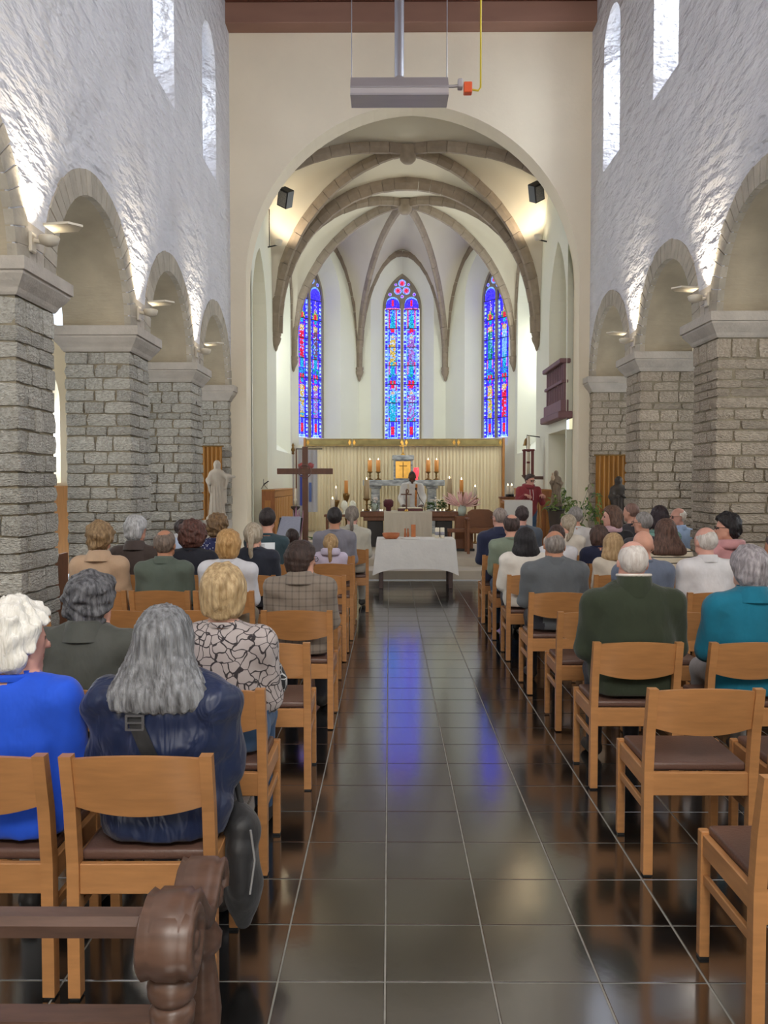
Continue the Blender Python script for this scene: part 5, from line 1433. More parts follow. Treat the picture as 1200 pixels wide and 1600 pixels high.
o = MB().lathe([(0, 0), (.12, 0), (.12, .04), (.04, .08), (.03, .4), (.05, .45), (.03, .5), (.035, z_ - ZP - .08), (.09, z_ - ZP - .03), (.09, z_ - ZP), (0, z_ - ZP)], (0, 0, 0), 14).build('candle_stand', mat('dark turned wood', srgb(58, 42, 38), .45), None, (q.x, 15.9, ZP)); tag(o, 'dark turned wooden candle stand before the slatted stall', 'candle stand')
zc_ = at(461, 763, 15.9).z - z_; c = empty('altar_candle', (q.x, 15.9, z_), 0, 'tall slim white candle on the dark turned stand', 'candle')
MB().lathe([(0, 0), (.025, 0), (.022, zc_), (0, zc_)], (0, 0, 0), 10).build('wax', M_WAX, c)
MB().lathe([(.026, zc_ * .3), (.032, zc_ * .36), (.026, zc_ * .42)], (0, 0, 0), 10).build('wax_ring', M_WAX, c)

# ---------------------------------------------------------------- music stand, plants at the step
ms = at(450, 825, 12.4); m_ = empty('music_stand', (ms.x, 12.4, 0), -.35, 'grey music stand with sheets beside the wooden cross', 'music stand')
mz_ = ms.z
mb = MB(); mb.add([(-.19, -.02, mz_ - .14), (.19, -.02, mz_ - .14), (.19, .10, mz_ + .15), (-.19, .10, mz_ + .15), (-.19, .0, mz_ - .14), (.19, 0, mz_ - .14), (.19, .12, mz_ + .15), (-.19, .12, mz_ + .15)], [(0, 1, 2, 3), (4, 5, 6, 7), (0, 1, 5, 4), (2, 3, 7, 6), (0, 3, 7, 4), (1, 2, 6, 5)]); mb.build('desk', M_BLACK, m_)
mb = MB(); mb.add([(-.185, -.028, mz_ - .12), (.20, -.028, mz_ - .12), (.17, .095, mz_ + .17), (-.15, .095, mz_ + .17)], [(0, 1, 2, 3)]); mb.build('sheet', M_PAPER, m_)
MB().tube([(0, .05, mz_ - .05), (0, .08, .25)], .012, 6).build('pole', M_BLACK, m_)
for k in range(3): a = k * 2.1 + .5; MB().tube([(0, .08, .28), (.28 * math.cos(a), .08 + .28 * math.sin(a), .01)], .009, 6).build('leg', M_BLACK, m_)
def pot(root): MB().lathe([(0, 0), (.10, 0), (.13, .22), (.12, .22), (.09, .18), (0, .18)], (0, 0, 0), 14).build('pot', M_TERRA, root)
q = at(506, 850, 12.95); bouquet('potted_plant', (q.x, 12.95, .25), 'bushy green plant at the foot of the wooden cross', 'plant', 110, .36, .22, .50, LEAF_D, 11, None, 1.6, pot)
o = MB().bbox(q.x - .15, q.x + .15, 12.8, 13.1, 0, .249, .01).build('plant_stool', M_OAKD); tag(o, 'low stool under the bushy plant', 'stool')

# ---------------------------------------------------------------- choir stalls on both chancel sides
def stall(side, label):
    xw = CXL if side < 0 else CXR
    zt_ = at(425, 765, 16.6).z; x_in = xw - side * .28
    s_ = empty('choir_stall', (xw - side * .14, 18.6, ZP), 0, label, 'choir stall'); ox = s_.location.x
    y0, y1 = 16.7 - 18.6, 20.4 - 18.6; zt2 = zt_ - ZP
    xin = x_in - ox; xo = xw - side * .04 - ox
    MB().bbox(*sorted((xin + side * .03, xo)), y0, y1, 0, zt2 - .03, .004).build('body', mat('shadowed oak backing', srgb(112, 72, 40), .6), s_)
    e = MB().bbox(*sorted((xin - side * .02, xo - side * -.0)), y0 - .05, y0, 0, zt2, .008).build('end_panel', mat('end panel oak', srgb(156, 98, 52), .5, var=.15, vscale=5, stretch=(5, 5, 1)), s_)
    lo, hi = sorted((xin - side * .0, xo))
    MB().bbox(lo + .06, hi - .06, y0 - .06, y0 - .045, .15, zt2 - .22, .006).build('raised_field', M_OAK, e)
    MB().bbox(*sorted((xin - side * .03, xo)), y0 - .06, y1, zt2 - .03, zt2, .006).build('cap_rail', M_OAK, s_)
    MB().bbox(*sorted((xin - side * .015, xin + side * .02)), y0, y1, zt2 - .16, zt2 - .03, .004).build('top_board', M_OAK, s_)
    sl = MB().bbox(-.04, .03, -.085, .085, 0, zt2 - .17, .008).mesh('slat'); sl.materials.append(mat('light oak slat', srgb(196, 142, 82), .5, var=.1, vscale=5, stretch=(5, 5, .8)))
    n_ = 13
    for k in range(n_): link('slat', sl, None, s_, (xin, y0 + .08 + k * (y1 - y0 - .12) / n_, 0))
stall(-1, 'honey oak slatted choir stall along the chancel wall behind the cross')
stall(1, 'honey oak slatted choir stall along the chancel wall behind the lectern')
q = at(412, 764, 16.9); mc = empty('table_microphone', (q.x, 16.9, q.z), 0, 'small microphone on a tripod on top of the oak stall', 'microphone')
for a in (0.3, 2.4, 4.5): MB().tube([(0, 0, .09), (.08 * math.cos(a), .05 * math.sin(a), .0)], .005, 5).build('leg', M_BLACK, mc)
MB().tube([(0, 0, .08), (0, 0, .2)], .006, 5).build('stem', M_BLACK, mc); MB().tube([(0, 0, .09), (.10, 0, .16)], .012, 6).build('boom', M_BLACK, mc)

# ---------------------------------------------------------------- presider's chair, stool, lectern
q = at(753, 864, 15.5); ch = empty('presider_armchair', (q.x, 15.55, ZP), PI, 'brown leather armchair with wooden frame below the curtain', 'armchair')
zt_ = at(753, 796, 15.6).z - ZP
mb = MB(); mb.prism([(-.24, .45), (.24, .45), (.24, zt_ - .06), (.16, zt_ - .01), (0, zt_), (-.16, zt_ - .01), (-.24, zt_ - .06)], -.30, -.24); mb.build('backrest', mat('cognac leather', srgb(124, 78, 46), .45, var=.1, vscale=6), ch)
MB().bbox(-.25, .25, -.24, .26, .38, .47, .02).build('seat', mat('cognac leather', (0, 0, 0)), ch)
for sx in (-1, 1):
    for sy in (-.26, .23): MB().bbox(sx * .27 - .025, sx * .27 + .025, sy - .025, sy + .025, 0, .62 if sy > 0 else zt_ - .1, .005).build('leg', M_OAKD, ch)
    MB().bbox(sx * .27 - .03, sx * .27 + .03, -.26, .28, .62, .66, .008).build('armrest', M_OAKD, ch)
q = at(719, 860, 16.1); so = empty('foot_stool', (q.x, 16.1, ZP), 0, 'low wooden stool with black bar beside the armchair', 'stool')
MB().bbox(-.24, .24, -.18, .18, .36, .42, .006).build('seat', M_OAKD, so)
for sx in (-1, 1):
    for sy in (-1, 1): MB().bbox(sx * .21 - .022, sx * .21 + .022, sy * .15 - .022, sy * .15 + .022, 0, .36, .004).build('leg', M_OAKD, so)
MB().bbox(-.26, .26, -.20, -.16, 0.0, .05, .005).build('foot_bar', M_BLACK, so)
ly = 15.35; x0_, x1_ = at(788, 800, ly).x, at(832, 800, ly).x; zl = at(810, 780, ly).z - ZP
l_ = empty('lectern', ((x0_ + x1_) / 2, ly + .2, ZP), 0, 'wooden lectern with a white cloth hanging down its front', 'lectern'); hw = (x1_ - x0_) / 2
MB().bbox(-hw + .05, hw - .05, -.14, .14, 0, zl - .08, .01).build('body', M_OAK, l_)
MB().bbox(-hw - .01, hw + .01, -.19, .2, zl - .08, zl - .04, .008).build('desk', M_OAK, l_)
mb = MB(); mb.grid([[(-hw + 2 * hw * i / 16, yy + .004 * math.sin(i * 1.3) * (z < zl - .1), z) for yy, z in ((.2, zl - .02), (-.19, zl - .03), (-.205, zl - .05), (-.21, zl - .4), (-.215, zl - .82))] for i in range(17)], True); mb.build('cloth', mat('lectern linen', srgb(206, 204, 198), .8), l_)
q = at(797, 776, 17.2); sh_ = empty('candle_shelf', (q.x, 17.2, ZP), 0, 'small wooden side stand with two candles next to the lectern', 'stand')
zs_ = at(797, 776, 17.2).z - ZP
MB().bbox(-.22, .22, -.15, .15, zs_ - .04, zs_, .005).build('top', M_OAKD, sh_); MB().bbox(-.20, .20, -.13, .13, 0, zs_ - .04, .005).build('body', M_OAK, sh_)
for k, xx in enumerate((793.5, 799.5)):
    q2 = at(xx, 770, 17.1); c = empty('pillar_candle', (q2.x, 17.1, ZP + zs_), 0, ['white lit pillar candle on the side stand, away from the reader', 'white lit pillar candle on the side stand, next to the reader'][k], 'candle')
    hh = at(xx, 759, 17.1).z - ZP - zs_
    MB().lathe([(0, 0), (.045, 0), (.045, .05), (0, .05)], (0, 0, 0), 12).build('holder', M_BLACK, c)
    MB().lathe([(0, .05), (.035, .05), (.035, hh), (0, hh - .005)], (0, 0, 0), 12).build('wax', M_WAX, c); MB().lathe([(0, 0), (.01, .015), (0, .05)], (0, 0, hh), 8).build('flame', M_FLAME, c)
# paschal candle shrine on wall bracket, bell
q = at(828, 750, 18.2); X = CXR - .20
zb0 = at(828, 742, 18.2).z; zt0 = at(828, 705, 18.2).z
sh_ = empty('candle_shrine', (X - .12, 18.2, zb0), 0, 'dark red wooden shrine with white candle on a carved bracket', 'shrine')
MB().lathe([(0, -.24), (.05, -.20), (.08, -.1), (.14, -.03), (.15, 0), (0, 0)], (0, 0, 0), 10).build('bracket', mat('carved brown bracket', srgb(88, 60, 48), .5), sh_)
for ax_ in (-1, 1):
    for ay_ in (-1, 1): MB().bbox(ax_ * .09 - .014, ax_ * .09 + .014, ay_ * .09 - .014, ay_ * .09 + .014, 0, zt0 - zb0, .003).build('post', mat('dark red paint', srgb(112, 48, 48), .5), sh_)
MB().bbox(.05, .325, -.04, .04, -.10, -.03, .006).build('wall_arm', mat('carved brown bracket', (0, 0, 0)), sh_)
for e_ in (-1, 1):
    MB().bbox(-.12, .12, e_ * .09 - .02, e_ * .09 + .02, zt0 - zb0, zt0 - zb0 + .04, .006).build('top_bar', mat('dark red paint', (0, 0, 0)), sh_)
c = MB().lathe([(0, 0), (.035, 0), (.035, .85), (0, .85)], (0, 0, 0), 12).build('paschal_candle', M_WAX, None, (X - .12, 18.2, zb0 + .001)); tag(c, 'tall white paschal candle standing in the red shrine', 'candle')
for z_ in (.25, .5): MB().lathe([(.036, z_), (.037, z_), (.037, z_ + .04), (.036, z_ + .04)], (0, 0, 0), 12).build('red_band', mat('dark red paint', (0, 0, 0)), c)
q = at(823, 690, 18.6); bl = empty('wall_bell', (CXR, 18.6, q.z), 0, 'small brass hand bell on an iron wall bracket', 'bell')
MB().lathe([(.09, -.09), (.075, -.05), (.055, .03), (.03, .07), (0, .08)], (q.x - CXR, 0, 0), 12).build('bell', M_BRASS, bl); MB().tube([(0, 0, .1), (q.x - CXR, 0, .14), (q.x - CXR, 0, .07)], .012, 6).build('bracket', M_BLACK, bl)
MB().tube([(q.x - CXR, 0, -.08), (q.x - CXR, 0, -.16)], .01, 6).build('clapper', M_BLACK, bl)

# ---------------------------------------------------------------- priest and reader
def standing(key, X, Y, z0, ztop, rz, label, hair, hcol, top_m, low_m, skin, robe, hands_at, hp=-.25, hy=0, size=1.0, collar='crew', glasses=False, extra=None):
    H_ = ztop - z0; s = H_ / 1.72; h = .0115
    f = Field((-.42, -.32, -.01), (.42, .55, H_ + .02), h)
    if robe:
        f.cone((0, 0, .05), (0, 0, .95 * s), .25, .17, 1, .05, ((0, 1, 0), .75))
    else:
        for sd in (-1, 1):
            f.cone((sd * .08, 0, .08), (sd * .09, 0, .88 * s), .055, .085, 2, .03)
            f.cone((sd * .08, -.02, .05), (sd * .09, .13, .04), .045, .036, 3, .02)
    f.cone((0, 0, .92 * s), (0, 0, 1.12 * s), .155 * size, .155 * size, 1, .05, ((0, 1, 0), .72))
    f.cone((-.05, 0, 1.12 * s), (-.05, 0, 1.3 * s), .125 * size, .13 * size, 1, .05, ((0, 1, 0), .75)); f.cone((.05, 0, 1.12 * s), (.05, 0, 1.3 * s), .125 * size, .13 * size, 1, .05, ((0, 1, 0), .75))
    nb = np.array((0, 0, 1.44 * s)); hc = np.array((0, .03, H_ - .118))
    for sd in (-1, 1):
        sh = np.array((sd * .17 * size, 0, 1.36 * s)); el = np.array((sd * .25 * size, .06, 1.08 * s)); wr = np.array((sd * hands_at[0], hands_at[1], hands_at[2]))
        f.cone(nb + np.array((sd * .04, 0, -.03)), sh, .052, .066, 1, .05); f.cone(sh, el, .066, .058, 1, .035); f.cone(el, wr, .062 if robe else .05, .055 if robe else .034, 1, .03)
    f.cone(nb + np.array((0, 0, -.02)), hc + np.array((0, -.02, -.06)), .054, .05, 0, .02)
    R = rotm(hy, hp); T = head_prims(f, hc, R)
    f.wrinkle(.006 if robe else .004, 22, [1], 5, .35)
    V, Q, ids = f.net(); off = len(V); parts = [(V, Q, ids)]
    for sd in (-1, 1):
        hv, hq = hand_at((sd * hands_at[0], hands_at[1] + .02, hands_at[2]), sd * .2, -.1, sd > 0)
        parts.append((hv, hq + off, np.zeros(len(hq), np.int8))); off += len(hv)
    V, Q, ids = (np.concatenate([p[i] for p in parts]) for i in range(3))
    o = link('person', np_mesh('person', V, Q, ids, [skinmat(skin), top_m, low_m, M_SHOE, M_EYE, M_BROW, M_LIP]), None, None, (X, Y, z0)); o.rotation_euler = (0, 0, rz)
    tag(o, label, 'person')
    hv, hq, hi_ = hair_mesh(hair, 77, .010); hv = (hv - HEAD_PIV) @ R.T + HEAD_PIV + hc
    link('hair', np_mesh('hair', hv, hq, hi_, [hairmat(hcol)]), None, o)
    if collar: collar_part(o, nb + np.array((0, .01, .025)), .062, .064, top_m, collar)
    if glasses: glasses_part(o, T, R)
    return o
q = at(644, 736, 18.1)
pr = standing('priest', q.x, 18.1, ZP, q.z, PI, 'person in a white robe with orange motif standing behind the altar', 'crop', (30, 24, 24), K('white alb', (222, 222, 222), .8), K('white alb', (0, 0, 0)), 'dark', True, (.2, .28, .83), -.35)
for sd in (-1, 1):
    mb = MB(); mb.grid([[(sd * .09 + (i - 1) * .022 - .02 * sd * j / 6, .155 + .012 * math.sin(j) - .03 * (j > 5), 1.28 - j * .085) for j in range(8)] for i in range(3)], True)
    mb.build('stole', mat('orange stole', srgb(196, 124, 60), .7, var=.3, vscale=20) if sd < 0 else mat('cream stole', srgb(214, 206, 190), .7), pr)
q = at(826, 741, 16.08)
rd = standing('reader', q.x, 16.08, ZP, q.z, PI + .25, 'person in a dark red hoodie and glasses reading at the lectern', 'short', (50, 40, 38), K('dark red hoodie', (142, 54, 62)), jeans, 'pink', False, (.17, .22, 1.08), -.22, .25, 1.06, 'hood', True)
for sx in (-.03, .03): MB().tube([(sx, .13, 1.18), (sx * 1.1, .155, 1.08), (sx * 1.1, .15, .98)], .005, 5).build('drawstring', M_WHITE, rd)

# ---------------------------------------------------------------- statues and curtains by the half piers
def ochre(xa_, xb_, Y, zt_, label, zb_=.02):
    mb = MB(); n_ = 9; rows = []
    for i in range(n_ * 10 + 1):
        u = i / (n_ * 10); rows.append([(xa_ + (xb_ - xa_) * u - (xa_ + xb_) / 2, .035 * math.sin(2 * PI * u * n_) * (.5 + .5 * v) + .01 * math.sin(5 * u + 3 * v), zt_ + (zb_ - zt_) * v) for v in (0, .1, .5, 1)])
    mb.grid(rows, True); o = mb.build('ochre_curtain', M_OCHRE, None, ((xa_ + xb_) / 2, Y, 0)); tag(o, label, 'curtain')
    MB().tube([(-(xb_ - xa_) / 2 - .03, 0, zt_ + .01), ((xb_ - xa_) / 2 + .03, 0, zt_ + .01)], .012, 6).build('rod', M_BRASS, o)
ochre(XL - .78, XL - .10, 14.93, at(340, 698, 14.93).z, 'ochre curtain hanging behind the white statue')
ochre(XR + .04, XR + .78, 14.93, at(950, 712, 14.93).z, 'ochre curtain hanging behind the dark statue')
def robed(h_, seed, arms):
    """standing robed statue, height 1, then scaled"""
    f = Field((-.34, -.2, -.01), (.34, .2, 1.01), .0105)
    f.cone((0, .0, .05), (0, 0, .55), .135, .085, 1, .05, ((0, 1, 0), .75)); f.cone((0, 0, .55), (0, 0, .76), .085, .092, 1, .04, ((0, 1, 0), .7))
    f.cone((-.07, 0, .785), (.07, 0, .785), .042, .042, 1, .04)
    f.cone((0, 0, .80), (0, 0, .88), .03, .028, 1, .02); f.ell((0, -.005, .925), (.042, .05, .062), 1, .01); f.ell((0, .012, .93), (.055, .05, .072), 1, .015); f.cone((0, .03, .92), (0, .02, .80), .05, .055, 1, .03)
    f.cone((0, -.05, .93), (0, -.058, .915), .007, .009, 1, .006); f.cone((0, -.03, .885), (0, -.02, .86), .022, .015, 1, .02)
    for (a, b, c2) in arms:
        f.cone(a, b, .042, .036, 1, .03); f.cone(b, c2, .038, .022, 1, .02); f.cone(b, (b[0] * .8, b[1], b[2] - .2), .03, .012, 1, .04)
        f.ell(c2, (.022, .018, .014), 1, .012)
    p = f.pts((slice(None),) * 3); th = np.arctan2(p[..., 0], -p[..., 1] + .02)
    m = p[..., 2] < .74
    f.f += np.where(m, .011 * np.sin(th * 13 + 4 * p[..., 2]) * np.clip((.74 - p[..., 2]) * 4, 0, 1), 0)
    f.cone((-.11, 0, .0), (.11, 0, .0), .07, .07, 1, .02)
    return f
f = robed(1, 1, [((.09, 0, .76), (.19, -.03, .72), (.29, -.06, .715)), ((-.09, 0, .76), (-.13, -.04, .66), (-.10, -.10, .60))])
f.cone((.10, .03, .72), (.14, .02, .28), .04, .02, 1, .05)
sy_ = 14.35; z0_, z1_ = at(343, 812, sy_).z, at(343, 720, sy_).z
q = at(339, 760, sy_); o = sdf_obj('robed_statue', f, [M_STATUE, M_STATUE], (q.x, sy_, z0_ + .012)); s_ = (z1_ - z0_); o.scale = (s_ * 1.05, s_, s_)
tag(o, 'white stone statue of a robed figure with one arm outstretched', 'statue')
o = MB().bbox(q.x - .22, q.x + .22, sy_ - .2, sy_ + .2, 0, z0_ - .001, .02).build('statue_plinth', M_CAP); tag(o, 'stone plinth under the white robed statue', 'plinth')
f = robed(1, 2, [((.09, 0, .76), (.12, -.05, .63), (.03, -.11, .66)), ((-.09, 0, .76), (-.12, -.05, .63), (-.03, -.11, .64))])
sy_ = 14.4; z1_ = at(963, 745, sy_).z; z0_ = z1_ - .95; q = at(967, 760, sy_)
o = sdf_obj('dark_statue', f, [mat('dark patina wood', srgb(62, 54, 48), .55, var=.3, vscale=10)] * 2, (q.x, sy_, z0_ + .012)); o.scale = (1.15, .95, .95); tag(o, 'dark brown robed statue before the ochre curtain', 'statue')
o = MB().bbox(q.x - .2, q.x + .2, sy_ - .18, sy_ + .18, 0, z0_ - .001, .02).build('statue_plinth', M_OAKD); tag(o, 'wooden plinth under the dark robed statue', 'plinth')
f = robed(1, 3, [((.09, 0, .76), (.12, -.05, .64), (.0, -.11, .66)), ((-.09, 0, .76), (-.13, -.04, .66), (-.08, -.10, .70))])
f.ell((-.10, -.06, .80), (.05, .045, .075), 2, .01); f.ell((-.10, -.065, .90), (.03, .034, .038), 2, .008)
sy_ = 14.75; z0_, z1_ = at(870, 791, sy_).z, at(870, 735, sy_).z; q = at(869, 760, sy_)
o = sdf_obj('saint_statue', f, [M_OAKD, mat('brown habit', srgb(122, 106, 88), .6, var=.2, vscale=9), mat('painted child', srgb(186, 164, 138), .6)], (q.x, sy_, z0_)); s_ = z1_ - z0_; o.scale = (s_ * 1.1, s_, s_); tag(o, 'brown statue of a habited figure holding a child', 'statue')
pl = empty('statue_pedestal', (q.x, sy_, 0), 0, 'dark round pedestal under the statue with the child', 'pedestal')
MB().lathe([(0, z0_ - .06), (.19, z0_ - .06), (.2, z0_ - .02), (.17, z0_ - .001), (0, z0_ - .001)], (0, 0, 0), 18).build('top', mat('green black stone', srgb(52, 56, 50), .5), pl)
MB().lathe([(0, 0), (.2, 0), (.2, .05), (.12, .1), (.1, z0_ * .6), (.14, z0_ - .12), (.16, z0_ - .06), (0, z0_ - .06)], (0, 0, 0), 14).build('shaft', mat('dark pedestal wood', srgb(66, 54, 46), .6), pl)
# twiggy arrangement
def twigs(X, Y, h_, n, spread, label, seed, nl=8):
    r = random.Random(seed); root = empty('twig_arrangement', (X, Y, 0), 0, label, 'plant')
    MB().lathe([(0, 0), (.08, 0), (.11, .2), (.08, .38), (.07, .38), (0, .1)], (0, 0, 0), 14).build('vase', mat('dark stoneware', srgb(70, 62, 54), .6), root)
    for k in range(n):
        a = r.uniform(0, 2 * PI); d = spread * r.uniform(.3, 1); hh = h_ * r.uniform(.7, 1.05); pts = []
        for j in range(7):
            t_ = j / 6; pts.append((d * t_ * math.cos(a) + r.uniform(-.03, .03) * (j > 0), d * .6 * t_ * math.sin(a) + r.uniform(-.03, .03) * (j > 0), .4 + (hh - .4) * t_ ** .8))
        MB().tube(pts, [.007 - .0008 * j for j in range(7)], 5).build('twig', M_TWIG, root)
        for j in range(nl):
            b_ = pts[r.randint(2, 6)]; o = link('leaf', r.choice([LEAF_L, LEAF_L, LEAF_D]), None, root, (b_[0] + r.uniform(-.04, .04), b_[1] + r.uniform(-.03, .03), b_[2] + r.uniform(-.06, .04)))
            o.rotation_euler = (r.uniform(-1.2, .3), r.uniform(-.6, .6), r.uniform(0, 6.3)); s = r.uniform(.9, 1.7); o.scale = (s, s, s)
q = at(903, 800, 14.3); twigs(q.x, 14.3, at(903, 757, 14.3).z, 9, .36, 'airy arrangement of twigs and fern leaves beside the ochre curtain', 3, 16)
q = at(944, 800, 13.9); twigs(q.x, 13.9, at(944, 765, 13.9).z, 6, .30, 'leafy green branches before the ochre curtain and dark statue', 8, 20)
q = at(872, 800, 14.5); bouquet('fern_plant', (q.x + .05, 14.5, at(872, 800, 14.5).z - .02), 'green fern around the pedestal of the statue with child', 'plant', 60, .24, .10, .34, LEAF_L, 21, None, 1.5)

# ---------------------------------------------------------------- hanging gas heater
hy_ = 10.2; xa, xb = at(548, 140, hy_).x, at(700, 140, hy_).x; za, zb_ = at(620, 156, hy_).z, at(620, 122, hy_).z
ht = empty('gas_heater', ((xa + xb) / 2, hy_, za), 0, 'steel infrared gas heater hanging from the nave ceiling', 'heater'); hw = (xb - xa) / 2; hh = zb_ - za
mb = MB(); mb.prism([(-.02, hh), (.16, hh), (.26, hh * .42), (.26, .02), (-.12, .0), (-.12, hh * .40)], -hw, hw, 'x'); mb.build('reflector', M_STEEL, ht)
MB().box(-hw, hw, -.127, -.115, hh * .36, hh * .42).build('front_lip', M_PIPE, ht); MB().box(-hw, hw, -.13, -.115, 0, .025).build('lower_lip', M_PIPE, ht)
xp = at(624, 100, hy_).x - ht.location.x
MB().tube([(xp, .1, hh - .02), (xp, .1, hh + .05), (xp, .1, zb + .355 - za)], .058, 14).build('flue_pipe', M_PIPE, ht)
MB().lathe([(.045, 0), (.06, .0), (.06, .05), (.045, .05)], (xp, .1, hh), 14).build('flue_collar', M_STEEL, ht)
for xx in (-hw + .01, hw - .01): MB().tube([(xx, .05, hh - .01), (xx, .05, zb + .355 - za)], .006, 5).build('chain', M_PIPE, ht)
MB().tube([(hw, .05, hh * .7), (hw + .07, .05, hh * .7), (hw + .12, .05, hh * .72)], .018, 8).build('burner_pipe', M_STEEL, ht)
MB().bbox(hw + .12, hw + .18, .0, .1, hh * .58, hh * 1.0, .01).build('regulator', M_STEEL, ht)
x0_, x1_ = at(725, 135, hy_).x - ht.location.x, at(738, 135, hy_).x - ht.location.x
MB().bbox(x0_, x1_, 0, .1, hh * .35, hh * .85, .008).build('valve', M_ORANGE, ht)
xg = at(752, 60, hy_).x - ht.location.x
MB().tube([(x1_, .05, hh * .55), (xg - .03, .05, hh * .5), (xg, .05, hh * .65), (xg, .05, zb + .355 - za)], .012, 8).build('gas_pipe', M_YELLOW, ht)

# ---------------------------------------------------------------- wall uplights
def uplight(side, y, zcap, label):
    xn = XL if side < 0 else XR
    z0_ = zcap + .22
    u = empty('wall_uplight', (xn - side * .01, y, z0_), 0, label, 'lamp', 'floodlights on the arcade piers'); sg = -side
    MB().bbox(*sorted((0, sg * .03)), -.05, .05, -.10, .06, .008).build('back_plate', M_LAMPB, u)
    MB().tube([(sg * .02, 0, 0), (sg * .10, 0, -.02)], .018, 8).build('arm', M_LAMPB, u)
    MB().lathe([(.03, -.05), (.07, -.03), (.085, .02), (.08, .025), (.02, -.02)], (sg * .15, 0, 0), 14).build('bowl', M_LAMPB, u)
    MB().lathe([(0, .0), (.065, .0), (.065, .006), (0, .008)], (sg * .15, 0, 0), 12).build('glass', M_LAMPG, u)
    mb = MB(); mb.prism([(sg * .10, -.11), (sg * .30, -.11), (sg * .38, 0), (sg * .30, .11), (sg * .10, .11)], .05, .068, 'z'); vz = mb.build('visor', M_LAMPB, u); vz.rotation_euler = (0, -sg * .06, 0); vz.location = (sg * .05, 0, .03)
    l = bpy.data.lights.new('uplight', 'SPOT'); l.energy = UP_W; l.color = (1.0, .87, .68); l.spot_size = math.radians(100); l.spot_blend = .9; l.shadow_soft_size = .05
    lo = bpy.data.objects.new('uplight', l); C.objects.link(lo); lo.parent = u; lo.location = (sg * .11, 0, .13)
    lo.rotation_euler = Vector((-sg * .28, 0, 1)).to_track_quat('-Z', 'Y').to_euler()
UP_W = 80
for y, la in ((6.875, 'above the capital nearest the bench'), (9.725, 'above the second capital, statue side'), (12.575, 'above the capital beside the white statue')):
    uplight(-1, y - .12, ZCAP_L, 'white floodlight with flat visor ' + la)
for y, la in ((6.875, 'outside the frame on the balcony side'), (9.725, 'above the capital behind the pink hoodie'), (12.575, 'above the capital beside the dark statue')):
    uplight(1, y - .12, ZCAP_R, 'white floodlight with flat visor ' + la)
# chancel spots and loudspeakers
for side, (xp_, yp_), (sxp, syp), la in ((-1, (435, 378), (446, 309), 'cross side'), (1, (841, 370), (838, 300), 'balcony side')):
    q = at(xp_, yp_, 17.9); s_ = empty('chancel_spotlight', (q.x, 17.9, q.z), 0, 'round spotlight high on the chancel wall, ' + la, 'lamp')
    sg = -side
    MB().lathe([(0, -.08), (.06, -.07), (.09, .03), (.085, .04), (0, .03)], (0, 0, 0), 12).build('housing', M_LAMPB, s_); MB().lathe([(0, .03), (.075, .035), (0, .05)], (0, 0, 0), 12).build('lens', M_LAMPG, s_)
    MB().tube([(0, 0, -.06), (side * .25, .05, -.10)], .015, 6).build('arm', M_BLACK, s_); MB().tube([(side * .2, .05, -.1), (side * .2, .05, .7)], .01, 6).build('conduit', M_BLACK, s_)
    l = bpy.data.lights.new('spot', 'SPOT'); l.energy = 30; l.color = (1, .84, .62); l.spot_size = math.radians(120); l.spot_blend = .7; l.shadow_soft_size = .06
    lo = bpy.data.objects.new('spot', l); C.objects.link(lo); lo.parent = s_; lo.location = (sg * .02, 0, .10); lo.rotation_euler = Vector((sg * .35, .5, .75)).to_track_quat('-Z', 'Y').to_euler()
    q = at(sxp, syp, 16.4); k_ = empty('loudspeaker', (q.x, 16.4, q.z), 0, 'dark angled loudspeaker under the vault, ' + la, 'loudspeaker')
    k_.rotation_euler = (.5, side * -.5, side * .4)
    MB().bbox(-.12, .12, -.1, .1, -.17, .17, .01).build('cabinet', M_BLACK, k_); MB().bbox(-.10, .10, -.112, -.1, -.14, .14, .004).build('grille', mat('grey grille', srgb(120, 118, 116), .5, var=.3, vscale=60), k_)
    MB().tube([(0, .05, 0), (side * .35, .1, .1)], .015, 6).build('bracket', M_BLACK, k_)

# ---------------------------------------------------------------- carved bench in the foreground
by_ = 1.72
bx0, bx1 = -1.9, at(228, 1440, by_).x
bn = empty('carved_bench', (bx1, by_, 0), 0, 'old carved wooden kneeling bench with scroll armrest and turned posts', 'bench')
zr = at(100, 1440, by_).z
mb = MB(); mb.prism([(-.025, zr - .022), (.03, zr - .022), (.04, zr - .008), (.036, zr + .012), (.02, zr + .022), (-.02, zr + .022), (-.034, zr + .008)], bx0 - bx1, .02, 'x'); mb.build('top_rail', M_WALNUT, bn)
mb = MB(); mb.prism([(-.03, -.02), (.03, -.02), (.03, .02), (-.03, .02)], bx0 - bx1, .06, 'x'); o = mb.build('lower_rail', M_WALNUT, bn); o.location.z = at(100, 1597, by_).z
